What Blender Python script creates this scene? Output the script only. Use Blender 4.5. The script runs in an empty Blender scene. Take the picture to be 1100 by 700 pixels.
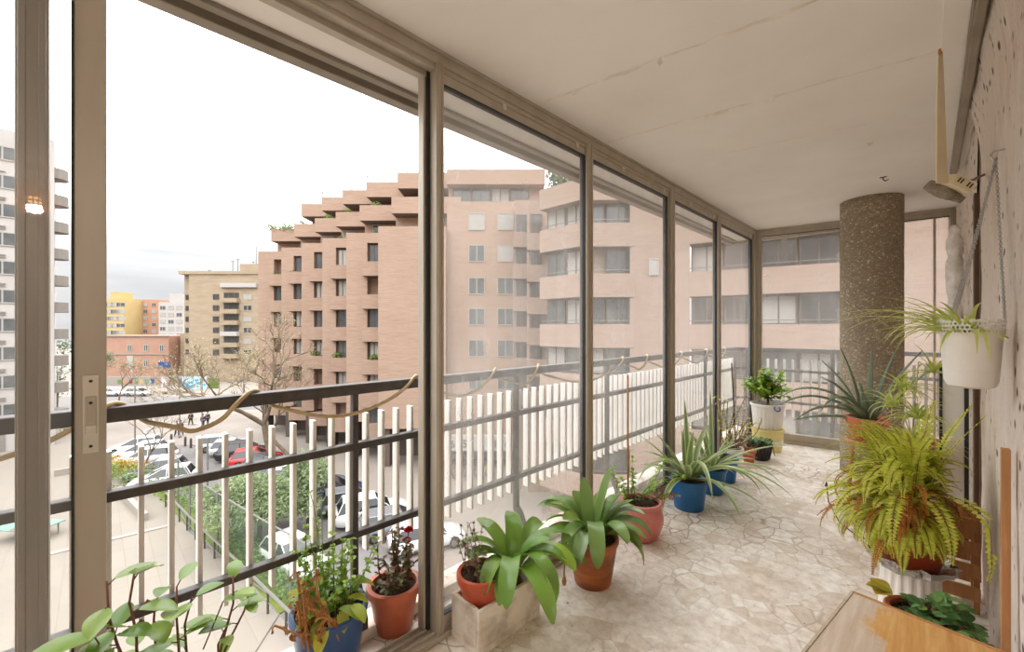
# balcony above a street
import bpy, bmesh, math, random
from mathutils import Vector, Matrix, noise
random.seed(7)
R = random.Random(11)
PI = math.pi
SC = bpy.context.scene
COL = SC.collection
EYE = 1.26
GZ = EYE - 12.0            # street level, four storeys down
F = 448.0

def W(lat, d, z=0.0):      # plan coordinates across / along the street view -> world
    return Vector((0.70711*(lat-d), 0.70711*(lat+d), z))
def G(px, py, h=0.0):      # a spot on the street
    d = (12.0-h)*F/(py-353.0)
    return W((px-550.0)/F*d, d, GZ+h)
def ang(p, q):
    return math.atan2(q.y-p.y, q.x-p.x)

# ---------------------------------------------------------------- mesh builder
class MB:
    def __init__(s):
        s.v = []; s.f = []; s.m = []
    def add(s, vs, fs, mi=0):
        o = len(s.v); s.v.extend([Vector(v) for v in vs])
        for f in fs:
            s.f.append([i+o for i in f]); s.m.append(mi)
    def box(s, c, size, rz=0.0, mi=0, M=None):
        x, y, z = [k/2 for k in size]
        vs = [Vector((a*x, b*y, d*z)) for d in (-1, 1) for b in (-1, 1) for a in (-1, 1)]
        if M is None:
            M = Matrix.Translation(Vector(c)) @ Matrix.Rotation(rz, 4, 'Z')
        else:
            M = Matrix.Translation(Vector(c)) @ M
        s.add([M @ v for v in vs], [(0,2,3,1),(4,5,7,6),(0,1,5,4),(2,6,7,3),(0,4,6,2),(1,3,7,5)], mi)
        return s
    def bb(s, x0, x1, y0, y1, z0, z1, mi=0):
        return s.box(((x0+x1)/2, (y0+y1)/2, (z0+z1)/2), (abs(x1-x0), abs(y1-y0), abs(z1-z0)), 0, mi)
    def prism(s, poly, z0, z1, mi=0):
        n = len(poly)
        a = sum(poly[i][0]*poly[(i+1)%n][1]-poly[(i+1)%n][0]*poly[i][1] for i in range(n))
        if a < 0: poly = poly[::-1]
        vs = [(p[0], p[1], z0) for p in poly]+[(p[0], p[1], z1) for p in poly]
        fs = [tuple(range(n))[::-1], tuple(range(n, 2*n))]+[(i, (i+1)%n, n+(i+1)%n, n+i) for i in range(n)]
        s.add(vs, fs, mi); return s
    def tube(s, pts, r, seg=6, mi=0, cap=True):
        pts = [Vector(p) for p in pts]; n = len(pts)
        rs = r if isinstance(r, (list, tuple)) else [r]*n
        t = (pts[1]-pts[0]).normalized()
        u = t.orthogonal().normalized()
        rings = []
        for i, p in enumerate(pts):
            if i == 0: d = pts[1]-pts[0]
            elif i == n-1: d = pts[-1]-pts[-2]
            else: d = pts[i+1]-pts[i-1]
            if d.length < 1e-9: d = t.copy()
            d.normalize()
            u = (u - d*u.dot(d))
            if u.length < 1e-6: u = d.orthogonal()
            u.normalize(); w = d.cross(u)
            rings.append([p+(u*math.cos(2*PI*k/seg)+w*math.sin(2*PI*k/seg))*rs[i] for k in range(seg)])
            t = d
        vs = [v for ring in rings for v in ring]
        fs = [(i*seg+k, i*seg+(k+1)%seg, (i+1)*seg+(k+1)%seg, (i+1)*seg+k) for i in range(n-1) for k in range(seg)]
        if cap:
            fs.append(tuple(range(seg))[::-1]); fs.append(tuple((n-1)*seg+k for k in range(seg)))
        s.add(vs, fs, mi); return s
    def lathe(s, prof, c=(0,0,0), seg=32, mi=0, closed=False, sx=1, sy=1):
        c = Vector(c); n = len(prof)
        vs = [c+Vector((r*math.cos(2*PI*k/seg)*sx, r*math.sin(2*PI*k/seg)*sy, z)) for r, z in prof for k in range(seg)]
        fs = [(i*seg+k, i*seg+(k+1)%seg, (i+1)*seg+(k+1)%seg, (i+1)*seg+k) for i in range(n-1) for k in range(seg)]
        if prof[0][0] > 1e-6: fs.append(tuple(range(seg))[::-1])
        if prof[-1][0] > 1e-6: fs.append(tuple((n-1)*seg+k for k in range(seg)))
        s.add(vs, fs, mi); return s
    def torus(s, c, R0, r, axis=(0,0,1), seg=16, sec=6, mi=0, sx=1.0):
        ax = Vector(axis).normalized(); u = ax.orthogonal().normalized(); w = ax.cross(u)
        vs = []; c = Vector(c)
        for i in range(seg):
            a = 2*PI*i/seg; d = u*math.cos(a)*sx+w*math.sin(a); dn = d.normalized()
            for k in range(sec):
                b = 2*PI*k/sec
                vs.append(c+d*R0+dn*math.cos(b)*r+ax*math.sin(b)*r)
        fs = [(i*sec+k, ((i+1)%seg)*sec+k, ((i+1)%seg)*sec+(k+1)%sec, i*sec+(k+1)%sec) for i in range(seg) for k in range(sec)]
        s.add(vs, fs, mi); return s
    def ball(s, c, r, seg=10, mi=0):
        rx, ry, rz = r if isinstance(r, (tuple, list)) else (r, r, r)
        n = max(4, seg//2); c = Vector(c)
        vs = [c+Vector((0,0,-rz))]
        for i in range(1, n):
            a = -PI/2+PI*i/n
            for k in range(seg):
                b = 2*PI*k/seg
                vs.append(c+Vector((rx*math.cos(a)*math.cos(b), ry*math.cos(a)*math.sin(b), rz*math.sin(a))))
        vs.append(c+Vector((0,0,rz))); L = len(vs)-1
        fs = [(0, 1+(k+1)%seg, 1+k) for k in range(seg)]
        for i in range(n-2):
            for k in range(seg):
                fs.append((1+i*seg+k, 1+i*seg+(k+1)%seg, 1+(i+1)*seg+(k+1)%seg, 1+(i+1)*seg+k))
        b = 1+(n-2)*seg
        fs += [(b+k, b+(k+1)%seg, L) for k in range(seg)]
        s.add(vs, fs, mi); return s
    # a leaf: a strip along a curve that droops
    def leaf(s, base, az, el, L, wd, droop, n=8, fold=0.25, prof='strap', mi=0, edge=None, twist=0.0, power=1.0, kink=0.0):
        p = Vector(base); ds = L/n; cols = 5 if edge is not None else 3
        rows = []
        for i in range(n+1):
            t = i/n
            e = el-droop*(t**power)
            a = az+kink*t
            d = Vector((math.cos(e)*math.cos(a), math.cos(e)*math.sin(a), math.sin(e)))
            side = Vector((-math.sin(a), math.cos(a), 0))
            nor = side.cross(d)*-1
            if twist:
                q = Matrix.Rotation(twist*t, 3, d); side = q @ side; nor = q @ nor
            if prof == 'strap': w = wd*min(1.0, 0.55+1.6*t)*max(0.02, (1-t**3.2))
            elif prof == 'oval': w = wd*max(0.03, math.sin(PI*min(1, 0.04+t*0.96))**0.75)
            elif prof == 'taper': w = wd*max(0.03, (1-t)**0.75)
            elif prof == 'broad': w = wd*min(1.0, 0.5+1.4*t)*(1.0 if t < 0.72 else max(0.03, (1-((t-0.72)/0.28)**2.0))**0.6)
            elif prof == 'spat': w = wd*max(0.03, (0.35+0.65*math.sin(PI*(t**1.3)*0.98)))*(1 if t < 0.85 else max(0.05, (1-t)/0.15)**0.6)
            h = w/2
            cc = [-1, 0, 1] if cols == 3 else [-1, -0.62, 0, 0.62, 1]
            rows.append([p+side*(h*c)+nor*(-fold*h*(1-abs(c))) for c in cc])
            p = p+d*ds
        vs = [v for r in rows for v in r]
        o = len(s.v); s.v.extend(vs)
        for i in range(n):
            for k in range(cols-1):
                s.f.append([o+i*cols+k, o+i*cols+k+1, o+(i+1)*cols+k+1, o+(i+1)*cols+k])
                s.m.append(edge if (edge is not None and k in (0, cols-2)) else mi)
        return p
    def card(s, c, size, mi=0, rng=R, asp=0.55):
        # a small folded leaf in a random direction
        d = Vector((rng.gauss(0,1), rng.gauss(0,1), rng.gauss(0,0.7))).normalized()
        u = d.orthogonal().normalized(); u = Matrix.Rotation(rng.random()*6.28, 3, d) @ u
        w = d.cross(u); c = Vector(c); h = size
        s.add([c-d*h*0.5, c+u*h*asp*0.5+w*h*0.08, c+d*h*0.5, c-u*h*asp*0.5+w*h*0.08], [(0,1,2),(0,2,3)], mi)
    def build(s, name, mats, parent=None, smooth=False, bevel=0.0, kind=None, label=None, solid=0.0, bseg=2):
        off = Vector((0,0,0)); q = parent
        while q is not None:
            off = off+q.location; q = q.parent
        me = bpy.data.meshes.new(name)
        me.from_pydata([tuple(v-off) for v in s.v], [], s.f)
        if not isinstance(mats, (list, tuple)): mats = [mats]
        for m in mats: me.materials.append(m)
        if len(mats) > 1: me.polygons.foreach_set('material_index', s.m)
        if smooth: me.polygons.foreach_set('use_smooth', [True]*len(me.polygons))
        me.update()
        o = bpy.data.objects.new(name, me); COL.objects.link(o)
        if parent is not None: o.parent = parent
        if bevel > 0:
            b = o.modifiers.new('bevel', 'BEVEL'); b.width = bevel; b.segments = bseg; b.limit_method = 'ANGLE'; b.angle_limit = 0.6
        if solid > 0:
            b = o.modifiers.new('solid', 'SOLIDIFY'); b.thickness = solid; b.offset = 0
        if kind: o['kind'] = kind
        if label: o['label'] = label
        return o

def to_mesh(name, cu):        # a curve or a text turned into a plain mesh object
    tmp = bpy.data.objects.new(name+'_curve', cu); COL.objects.link(tmp); bpy.context.view_layer.update()
    me = bpy.data.meshes.new_from_object(tmp.evaluated_get(bpy.context.evaluated_depsgraph_get()))
    bpy.data.objects.remove(tmp); o = bpy.data.objects.new(name, me); COL.objects.link(o); return o

def autosmooth(o, deg=40):
    me = o.data
    me.polygons.foreach_set('use_smooth', [True]*len(me.polygons))
    bm = bmesh.new(); bm.from_mesh(me)
    for e in bm.edges:
        if len(e.link_faces) == 2 and e.calc_face_angle(0) > math.radians(deg): e.smooth = False
    bm.to_mesh(me); bm.free()
    return o

def thing(name, label, cat, loc=(0,0,0), group=None):
    o = bpy.data.objects.new(name, None); COL.objects.link(o)
    o.location = Vector(loc); o.empty_display_size = 0.1
    o['label'] = label; o['category'] = cat
    if group: o['group'] = group
    return o
def tag(o, label, cat, group=None, kind=None):
    o['label'] = label; o['category'] = cat
    if group: o['group'] = group
    if kind: o['kind'] = kind
    return o
def struct(name, loc=(0,0,0)):
    o = bpy.data.objects.new(name, None); COL.objects.link(o); o.location = Vector(loc); o['kind'] = 'structure'
    return o
def dup(root, loc, rz, label=None):
    r = root.copy(); COL.objects.link(r); r.location = loc; r.rotation_euler = (0, 0, rz)
    if label: r['label'] = label
    for ch in list(root.children):
        c = ch.copy(); COL.objects.link(c); c.parent = r
        for g in list(ch.children):
            d = g.copy(); COL.objects.link(d); d.parent = c
    return r

# ---------------------------------------------------------------- materials
def srgb(r, g, b):
    f = lambda c: (c/255/12.92) if c/255 <= 0.04045 else ((c/255+0.055)/1.055)**2.4
    return (f(r), f(g), f(b), 1)
class NT:
    def __init__(s, name):
        s.m = bpy.data.materials.new(name); s.m.use_nodes = True
        s.t = s.m.node_tree; s.n = s.t.nodes; s.l = s.t.links
        s.b = s.n['Principled BSDF']; s.out = s.n['Material Output']
    def node(s, ty, **kw):
        x = s.n.new(ty)
        for k, v in kw.items():
            if k in x.inputs: x.inputs[k].default_value = v
            else: setattr(x, k, v)
        return x
    def link(s, a, b): s.l.new(a, b)
    def coord(s, scale=(1,1,1), kind='Object'):
        tc = s.node('ShaderNodeTexCoord'); mp = s.node('ShaderNodeMapping')
        mp.inputs['Scale'].default_value = scale
        s.link(tc.outputs[kind], mp.inputs['Vector']); return mp.outputs['Vector']
    def ramp(s, fac, stops):
        r = s.node('ShaderNodeValToRGB'); e = r.color_ramp.elements
        while len(e) < len(stops): e.new(0.5)
        for i, (p, c) in enumerate(stops): e[i].position = p; e[i].color = c
        s.link(fac, r.inputs['Fac']); return r.outputs['Color']
    def mix(s, fac, a, b, blend='MIX'):
        x = s.node('ShaderNodeMix', data_type='RGBA', blend_type=blend)
        if isinstance(fac, (int, float)): x.inputs[0].default_value = fac
        else: s.link(fac, x.inputs[0])
        for v, i in ((a, 6), (b, 7)):
            if hasattr(v, 'is_output'): s.link(v, x.inputs[i])
            else: x.inputs[i].default_value = v
        return x.outputs[2]
    def noise(s, vec, scale, detail=4, rough=0.55):
        x = s.node('ShaderNodeTexNoise'); x.inputs['Scale'].default_value = scale; x.inputs['Detail'].default_value = detail; x.inputs['Roughness'].default_value = rough
        s.link(vec, x.inputs['Vector']); return x.outputs['Fac']
    def bump(s, h, strength, dist=0.01):
        b = s.node('ShaderNodeBump'); b.inputs['Strength'].default_value = strength; b.inputs['Distance'].default_value = dist
        s.link(h, b.inputs['Height']); s.link(b.outputs['Normal'], s.b.inputs['Normal'])

KX = 0.5
def xs(r, g, b, k=None):     # outdoor colours darkened to offset the strong sky that lights the room
    c = srgb(r, g, b); k = (KX if k is None else k)*0.86
    return (c[0]*k, c[1]*k, c[2]*k, 1)

def mat(name, c, rough=0.6, metal=0.0, c2=None, scale=8.0, stretch=(1,1,1), bump=0.0, bscale=60.0, spec=0.5, lo=0.35, hi=0.68, bdist=0.004):
    t = NT(name)
    t.b.inputs['Roughness'].default_value = rough; t.b.inputs['Metallic'].default_value = metal
    t.b.inputs['Specular IOR Level'].default_value = spec
    v = t.coord(stretch)
    if c2 is None: c2 = tuple([min(1, k*0.86) for k in c[:3]])+(1,)
    f = t.noise(v, scale)
    t.link(t.ramp(f, [(lo, c), (hi, c2)]), t.b.inputs['Base Color'])
    if bump: t.bump(t.noise(v, bscale, 5), bump, bdist)
    return t.m

def leafmat(name, cols, trans=0.35, rough=0.4, tip=None):
    t = NT(name)
    g = t.node('ShaderNodeNewGeometry')
    n = len(cols)
    col = t.ramp(g.outputs['Random Per Island'], [(i/max(1, n-1), c) for i, c in enumerate(cols)])
    v = t.coord(); f = t.noise(v, 25, 3)
    col = t.mix(f, col, t.mix(0.5, col, (0.9, 1.0, 0.7, 1), 'MULTIPLY'))
    t.link(col, t.b.inputs['Base Color']); t.b.inputs['Roughness'].default_value = rough
    tr = t.node('ShaderNodeBsdfTranslucent'); t.link(col, tr.inputs['Color'])
    mx = t.node('ShaderNodeMixShader'); mx.inputs[0].default_value = trans
    t.link(t.b.outputs[0], mx.inputs[1]); t.link(tr.outputs[0], mx.inputs[2]); t.link(mx.outputs[0], t.out.inputs['Surface'])
    return t.m

def emat(name, c, st):
    t = NT(name); t.b.inputs['Base Color'].default_value = c
    t.b.inputs['Emission Color'].default_value = c; t.b.inputs['Emission Strength'].default_value = st
    return t.m

def glassmat(name, dust, seed=0.0, tint=(1,1,1,1), refl=1.0, dcol=(0.9, 0.88, 0.84, 1)):
    t = NT(name)
    v = t.coord((1, 1, 0.35))
    tr = t.node('ShaderNodeBsdfTransparent'); tr.inputs['Color'].default_value = tint
    gl = t.node('ShaderNodeBsdfGlossy'); gl.inputs['Roughness'].default_value = 0.0
    fr = t.node('ShaderNodeFresnel'); fr.inputs['IOR'].default_value = 1.5
    mu = t.node('ShaderNodeMath', operation='MULTIPLY'); t.link(fr.outputs[0], mu.inputs[0]); mu.inputs[1].default_value = refl
    df = t.node('ShaderNodeBsdfDiffuse'); df.inputs['Color'].default_value = dcol
    tl = t.node('ShaderNodeBsdfTranslucent'); tl.inputs['Color'].default_value = dcol
    dm = t.node('ShaderNodeMixShader'); dm.inputs[0].default_value = 0.5
    t.link(df.outputs[0], dm.inputs[1]); t.link(tl.outputs[0], dm.inputs[2])
    n = t.noise(v, 5.0, 6, 0.65)
    mr = t.node('ShaderNodeMapRange'); t.link(n, mr.inputs['Value'])
    mr.inputs['From Min'].default_value = 0.3; mr.inputs['From Max'].default_value = 0.75
    mr.inputs['To Min'].default_value = dust*0.55; mr.inputs['To Max'].default_value = dust*1.5
    m1 = t.node('ShaderNodeMixShader'); t.link(mr.outputs[0], m1.inputs[0])
    t.link(tr.outputs[0], m1.inputs[1]); t.link(dm.outputs[0], m1.inputs[2])
    m2 = t.node('ShaderNodeMixShader'); t.link(mu.outputs[0], m2.inputs[0])
    t.link(m1.outputs[0], m2.inputs[1]); t.link(gl.outputs[0], m2.inputs[2])
    t.link(m2.outputs[0], t.out.inputs['Surface'])
    return t.m

def crazy_paving():
    t = NT('crazy paving marble'); v = t.coord()
    wn = t.node('ShaderNodeTexNoise'); wn.inputs['Scale'].default_value = 6.0; t.link(v, wn.inputs['Vector'])
    vm = t.node('ShaderNodeVectorMath', operation='MULTIPLY_ADD')
    t.link(wn.outputs['Color'], vm.inputs[0]); vm.inputs[1].default_value = (0.05, 0.05, 0); t.link(v, vm.inputs[2])
    ve = t.node('ShaderNodeTexVoronoi', feature='DISTANCE_TO_EDGE'); ve.inputs['Scale'].default_value = 10.5; t.link(vm.outputs[0], ve.inputs['Vector'])
    vc = t.node('ShaderNodeTexVoronoi', feature='F1'); vc.inputs['Scale'].default_value = 10.5; t.link(vm.outputs[0], vc.inputs['Vector'])
    sep = t.node('ShaderNodeSeparateColor'); t.link(vc.outputs['Color'], sep.inputs[0])
    stone = t.ramp(sep.outputs[0], [(0, srgb(224,212,196)), (0.3, srgb(240,232,220)), (0.7, srgb(250,246,238)), (1, srgb(232,222,208))])
    veins = t.noise(v, 22, 8, 0.7)
    stone = t.mix(t.ramp(veins, [(0.42, (0,0,0,1)), (0.7, (0.55,0.55,0.55,1))]), stone, srgb(176,150,118))
    vary = t.noise(v, 0.9, 2)
    jm = t.node('ShaderNodeMapRange'); t.link(ve.outputs['Distance'], jm.inputs['Value'])
    jm.inputs['From Min'].default_value = 0.012; jm.inputs['From Max'].default_value = 0.05; jm.inputs['To Min'].default_value = 1; jm.inputs['To Max'].default_value = 0
    js = t.node('ShaderNodeMath', operation='MULTIPLY'); t.link(jm.outputs[0], js.inputs[0])
    t.link(t.ramp(vary, [(0.42, (0.08,0.08,0.08,1)), (0.62, (0.85,0.85,0.85,1))]), js.inputs[1])
    c = t.mix(js.outputs[0], stone, srgb(140,118,94))
    st = t.noise(v, 2.3, 6, 0.7)
    c = t.mix(t.ramp(st, [(0.5, (0,0,0,1)), (0.74, (0.65,0.65,0.65,1))]), c, srgb(178,154,126))
    sp = t.noise(v, 38, 3, 0.6)
    c = t.mix(t.ramp(sp, [(0.69, (0,0,0,1)), (0.72, (0.8,0.8,0.8,1))]), c, srgb(92,72,54))
    t.link(c, t.b.inputs['Base Color'])
    t.link(t.ramp(st, [(0.3, (0.3,0.3,0.3,1)), (0.7, (0.55,0.55,0.55,1))]), t.b.inputs['Roughness'])
    t.bump(ve.outputs['Distance'], 0.15, 0.004)
    return t.m

def rough_plaster():
    t = NT('rough pitted plaster'); v = t.coord((1,1,0.55)); vv = t.coord((6, 6, 0.8))
    a = t.noise(v, 3.0, 6, 0.65); b = t.noise(v, 26, 7, 0.7); c0 = t.noise(vv, 3, 4)
    base = t.ramp(a, [(0.3, srgb(226,210,196)), (0.5, srgb(232,218,206)), (0.7, srgb(212,188,168))])
    base = t.mix(t.ramp(c0, [(0.5, (0,0,0,1)), (0.7, (0.5,0.5,0.5,1))]), base, srgb(240,232,224))
    base = t.mix(t.ramp(b, [(0.6, (0,0,0,1)), (0.72, (0.85,0.85,0.85,1))]), base, srgb(164,138,120))
    pv = t.node('ShaderNodeTexVoronoi'); pv.inputs['Scale'].default_value = 34; t.link(t.coord((1,0.45,0.5)), pv.inputs['Vector'])
    s2 = t.node('ShaderNodeSeparateColor'); t.link(pv.outputs['Color'], s2.inputs[0])
    pm = t.node('ShaderNodeMath', operation='MULTIPLY')
    t.link(t.ramp(pv.outputs['Distance'], [(0.2, (1,1,1,1)), (0.34, (0,0,0,1))]), pm.inputs[0])
    t.link(t.ramp(s2.outputs[0], [(0.38, (0,0,0,1)), (0.48, (1,1,1,1))]), pm.inputs[1])
    base = t.mix(pm.outputs[0], base, srgb(92,76,66))
    t.link(base, t.b.inputs['Base Color']); t.b.inputs['Roughness'].default_value = 0.95
    t.bump(b, 1.0, 0.02)
    return t.m

def aggregate():
    t = NT('exposed aggregate'); v = t.coord()
    vo = t.node('ShaderNodeTexVoronoi'); vo.inputs['Scale'].default_value = 75; t.link(v, vo.inputs['Vector'])
    s2 = t.node('ShaderNodeSeparateColor'); t.link(vo.outputs['Color'], s2.inputs[0])
    st = t.ramp(s2.outputs[0], [(0.0, srgb(136,122,102)), (0.5, srgb(168,153,130)), (0.78, srgb(184,169,146)), (0.9, srgb(202,189,166)), (1.0, srgb(238,230,214))])
    st = t.mix(t.ramp(vo.outputs['Distance'], [(0.3, (0,0,0,1)), (0.6, (0.8,0.8,0.8,1))]), st, srgb(144,129,107))
    big = t.noise(v, 4, 5)
    st = t.mix(t.ramp(big, [(0.4, (0,0,0,1)), (0.7, (0.35,0.35,0.35,1))]), st, srgb(132,119,99))
    t.link(st, t.b.inputs['Base Color']); t.b.inputs['Roughness'].default_value = 0.9
    t.bump(vo.outputs['Distance'], 0.9, 0.008)
    return t.m

def brickmat(name, c1, c2, c3):
    t = NT(name); v = t.coord((0.6, 0.6, 9)); v2 = t.coord((1,1,1)); v3 = t.coord((0.15,0.15,1.0))
    a = t.noise(v, 1.6, 5, 0.7); b = t.noise(v2, 0.25, 4); e = t.noise(v3, 3.2, 3)
    c = t.ramp(a, [(0.3, c1), (0.5, c2), (0.72, c3)])
    c = t.mix(t.ramp(b, [(0.4, (0,0,0,1)), (0.7, (0.3,0.3,0.3,1))]), c, c1)
    c = t.mix(t.ramp(e, [(0.45, (0,0,0,1)), (0.7, (0.3,0.3,0.3,1))]), c, c3)
    t.link(c, t.b.inputs['Base Color']); t.b.inputs['Roughness'].default_value = 0.9
    return t.m

def pavers():
    t = NT('large pale pavers'); v = t.coord()
    br = t.node('ShaderNodeTexBrick'); br.inputs['Scale'].default_value = 1.0; t.link(v, br.inputs['Vector'])
    br.inputs['Color1'].default_value = xs(206,194,178,.35); br.inputs['Color2'].default_value = xs(198,186,170,.35); br.inputs['Mortar'].default_value = xs(160,146,128)
    br.inputs['Mortar Size'].default_value = 0.02; br.inputs['Brick Width'].default_value = 2.2; br.inputs['Row Height'].default_value = 1.1; br.offset = 0.0
    n = t.noise(v, 0.5, 6, 0.65)
    c = t.mix(t.ramp(n, [(0.4, (0,0,0,1)), (0.75, (0.5,0.5,0.5,1))]), br.outputs['Color'], xs(184,168,146))
    t.link(c, t.b.inputs['Base Color']); t.b.inputs['Roughness'].default_value = 0.85
    return t.m

def woodmat(name, a, b, c, sc=(1, 14, 14), rough=0.55):
    t = NT(name); v = t.coord(sc)
    n = t.noise(v, 3.0, 6, 0.65); n2 = t.noise(t.coord((0.7,6,6)), 2.0, 3)
    col = t.ramp(n, [(0.3, a), (0.52, b), (0.72, c)])
    col = t.mix(t.ramp(n2, [(0.4, (0,0,0,1)), (0.7, (0.4,0.4,0.4,1))]), col, a)
    t.link(col, t.b.inputs['Base Color']); t.b.inputs['Roughness'].default_value = rough
    t.bump(n, 0.15, 0.003)
    return t.m

M = {}
M['floor'] = crazy_paving(); M['plaster'] = rough_plaster(); M['aggregate'] = aggregate(); M['pavers'] = pavers()
M['ceiling'] = mat('painted ceiling', srgb(240,234,228), 0.9, c2=srgb(232,225,218), scale=1.5, bump=0.1, bscale=30)
M['ceil_joint'] = mat('cracked ceiling plaster', srgb(240,232,222), 0.95, c2=srgb(218,206,192), scale=12, bump=0.6, bscale=80)
M['white_wall'] = mat('white room paint', srgb(236,230,222), 0.9)
M['alu'] = mat('champagne aluminium', srgb(186,176,160), 0.42, 0.2, c2=srgb(176,164,147), scale=3, stretch=(4,4,0.6))
M['alu_dark'] = mat('grey bronze profile', srgb(158,146,130), 0.5, 0.2, c2=srgb(142,130,114), scale=4)  # own grey brown of the fascia and the beam along the wall
M['rubber'] = mat('black rubber seal', srgb(38,36,34), 0.6)
M['steel_light'] = mat('satin steel latch', srgb(222,214,200), 0.35, 0.2)
M['rail'] = mat('dark grey painted steel', srgb(66,60,56), 0.45, 0.1, c2=srgb(84,78,72), scale=18, bump=0.1)
M['slat'] = mat('white painted slat', srgb(240,236,230), 0.5, c2=srgb(228,222,214), scale=9, stretch=(1,1,0.4))
M['cable'] = mat('beige cable', srgb(206,184,140), 0.5, c2=srgb(180,152,104), scale=14)
M['glass_clean'] = glassmat('window glass', 0.05)
M['glass_dusty'] = glassmat('dusty window glass', 0.24)
M['concrete'] = mat('pale concrete', srgb(232,222,206), 0.9, c2=srgb(150,130,104), scale=9, bump=0.6, bscale=40, lo=.46, hi=.78)
M['terracotta'] = mat('terracotta', srgb(192,96,58), 0.75, c2=srgb(166,78,46), scale=9, bump=0.15, bscale=50)
M['terra_wet'] = mat('brown glazed terracotta', srgb(186,104,52), 0.5, c2=srgb(120,66,38), scale=6, stretch=(1,1,3), bump=0.2, bscale=30)
M['terra_plastic'] = mat('orange plastic', srgb(206,114,80), 0.45, c2=srgb(192,100,68), scale=5)
M['red_plastic'] = mat('brick red plastic', srgb(196,88,54), 0.4, c2=srgb(172,72,44), scale=5)
M['pink_glaze'] = mat('pink glaze', srgb(214,136,128), 0.45, c2=srgb(196,112,102), scale=8)
M['blue_plastic'] = mat('blue plastic', srgb(28,104,166), 0.4, c2=srgb(24,92,150), scale=5)
M['navy_plastic'] = mat('navy plastic', srgb(48,88,142), 0.35, c2=srgb(38,72,122), scale=6)
M['white_plastic'] = mat('white plastic', srgb(240,236,230), 0.35, c2=srgb(230,226,218), scale=5)
M['blue_bit'] = mat('bright blue plastic', srgb(40,70,170), 0.4)
M['cream_plastic'] = mat('yellowed plastic', srgb(238,226,196), 0.45, c2=srgb(228,212,176), scale=5)
M['yellow_plastic'] = mat('pale yellow plastic', srgb(238,224,152), 0.4, c2=srgb(230,214,138), scale=5)
M['black_plastic'] = mat('black plastic', srgb(48,46,46), 0.45)
M['soil'] = mat('potting soil', srgb(84,62,44), 1.0, c2=srgb(52,38,28), scale=60, bump=1.0, bscale=90, bdist=0.02)
M['foil'] = mat('crumpled foil', srgb(206,204,202), 0.25, 0.9, c2=srgb(170,168,166), scale=10, bump=1.0, bscale=22, bdist=0.02)
M['wool'] = mat('grey mineral wool', srgb(178,166,148), 1.0, c2=srgb(134,122,104), scale=30, bump=1.0, bscale=70, bdist=0.02)
M['wrap'] = mat('crumpled white plastic film', srgb(248,245,242), 0.35, c2=srgb(206,196,188), scale=14, bump=0.9, bscale=26, bdist=0.02)
M['chain'] = mat('galvanised chain', srgb(196,196,196), 0.3, 0.85)
M['wood'] = woodmat('honey wood', srgb(196,140,74), srgb(208,158,92), srgb(222,180,120))
def worn_top():
    t = NT('honey wood with worn edge'); v = t.coord((14, 1, 14)); n = t.noise(v, 3.0, 6, .65)
    tc = t.node('ShaderNodeTexCoord'); sp = t.node('ShaderNodeSeparateXYZ'); t.link(tc.outputs['Object'], sp.inputs[0])
    col = t.ramp(n, [(0.3, srgb(190,134,72)), (0.52, srgb(208,158,94)), (0.72, srgb(224,184,126))])
    big = t.noise(t.coord((3, 1.5, 1)), 3.0, 5, .6)
    ad = t.node('ShaderNodeMath', operation='MULTIPLY_ADD'); t.link(sp.outputs['X'], ad.inputs[0]); ad.inputs[1].default_value = -2.6; t.link(big, ad.inputs[2])
    wr = t.ramp(ad.outputs[0], [(0.70, (0,0,0,1)), (0.82, (.9,.9,.9,1))])
    col = t.mix(wr, col, t.ramp(n, [(0.3, srgb(188,170,150)), (0.7, srgb(218,206,192))]))
    t.link(col, t.b.inputs['Base Color']); t.b.inputs['Roughness'].default_value = .45; t.bump(n, .12, .003)
    return t.m
M['wood_worn'] = woodmat('worn grey wood', srgb(188,166,142), srgb(206,190,170), srgb(172,148,120))
M['wood_brown'] = woodmat('brown wood', srgb(168,116,70), srgb(184,132,84), srgb(202,154,106), (14, 14, 1))
M['wood_dark'] = woodmat('dark timber', srgb(84,62,46), srgb(100,76,56), srgb(120,94,70), (14,14,1))
M['bamboo'] = mat('bamboo cane', srgb(190,134,76), 0.5, c2=srgb(166,108,58), scale=20)
M['stem_green'] = mat('green stem', srgb(120,140,60), 0.6)
M['stem_brown'] = mat('woody stem', srgb(120,86,62), 0.8, c2=srgb(96,66,48), scale=30)
M['stem_red'] = mat('reddish stem', srgb(140,84,66), 0.7, c2=srgb(96,74,58), scale=30)
M['dry'] = leafmat('dry leaves', [srgb(168,112,58), srgb(196,146,86), srgb(136,88,48)], 0.2, 0.8)
M['red_flower'] = leafmat('red petals', [srgb(196,20,36), srgb(214,36,52)], 0.2, 0.5)
L_GREEN = [srgb(74,110,40), srgb(104,140,56), srgb(88,124,50)]
M['leaf_clivia'] = leafmat('clivia leaf', [srgb(118,146,78), srgb(134,162,96), srgb(146,170,80), srgb(130,158,104)], 0.25, 0.26)
M['leaf_amaryllis'] = leafmat('broad green leaf', [srgb(106,144,54), srgb(134,168,72), srgb(120,156,78), srgb(150,178,68)], 0.3, 0.25)
M['leaf_camellia'] = leafmat('glossy oval leaf', [srgb(104,140,54), srgb(132,166,72), srgb(156,182,84), srgb(120,152,60)], 0.25, 0.28)
M['leaf_bright'] = leafmat('bright young leaf', [srgb(136,174,52), srgb(172,200,76), srgb(160,192,84), srgb(116,158,52)], 0.4, 0.4)
M['leaf_yellow'] = leafmat('yellowing leaf', [srgb(206,200,50), srgb(176,190,70), srgb(226,212,70), srgb(150,176,74)], 0.4, 0.45)
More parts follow.
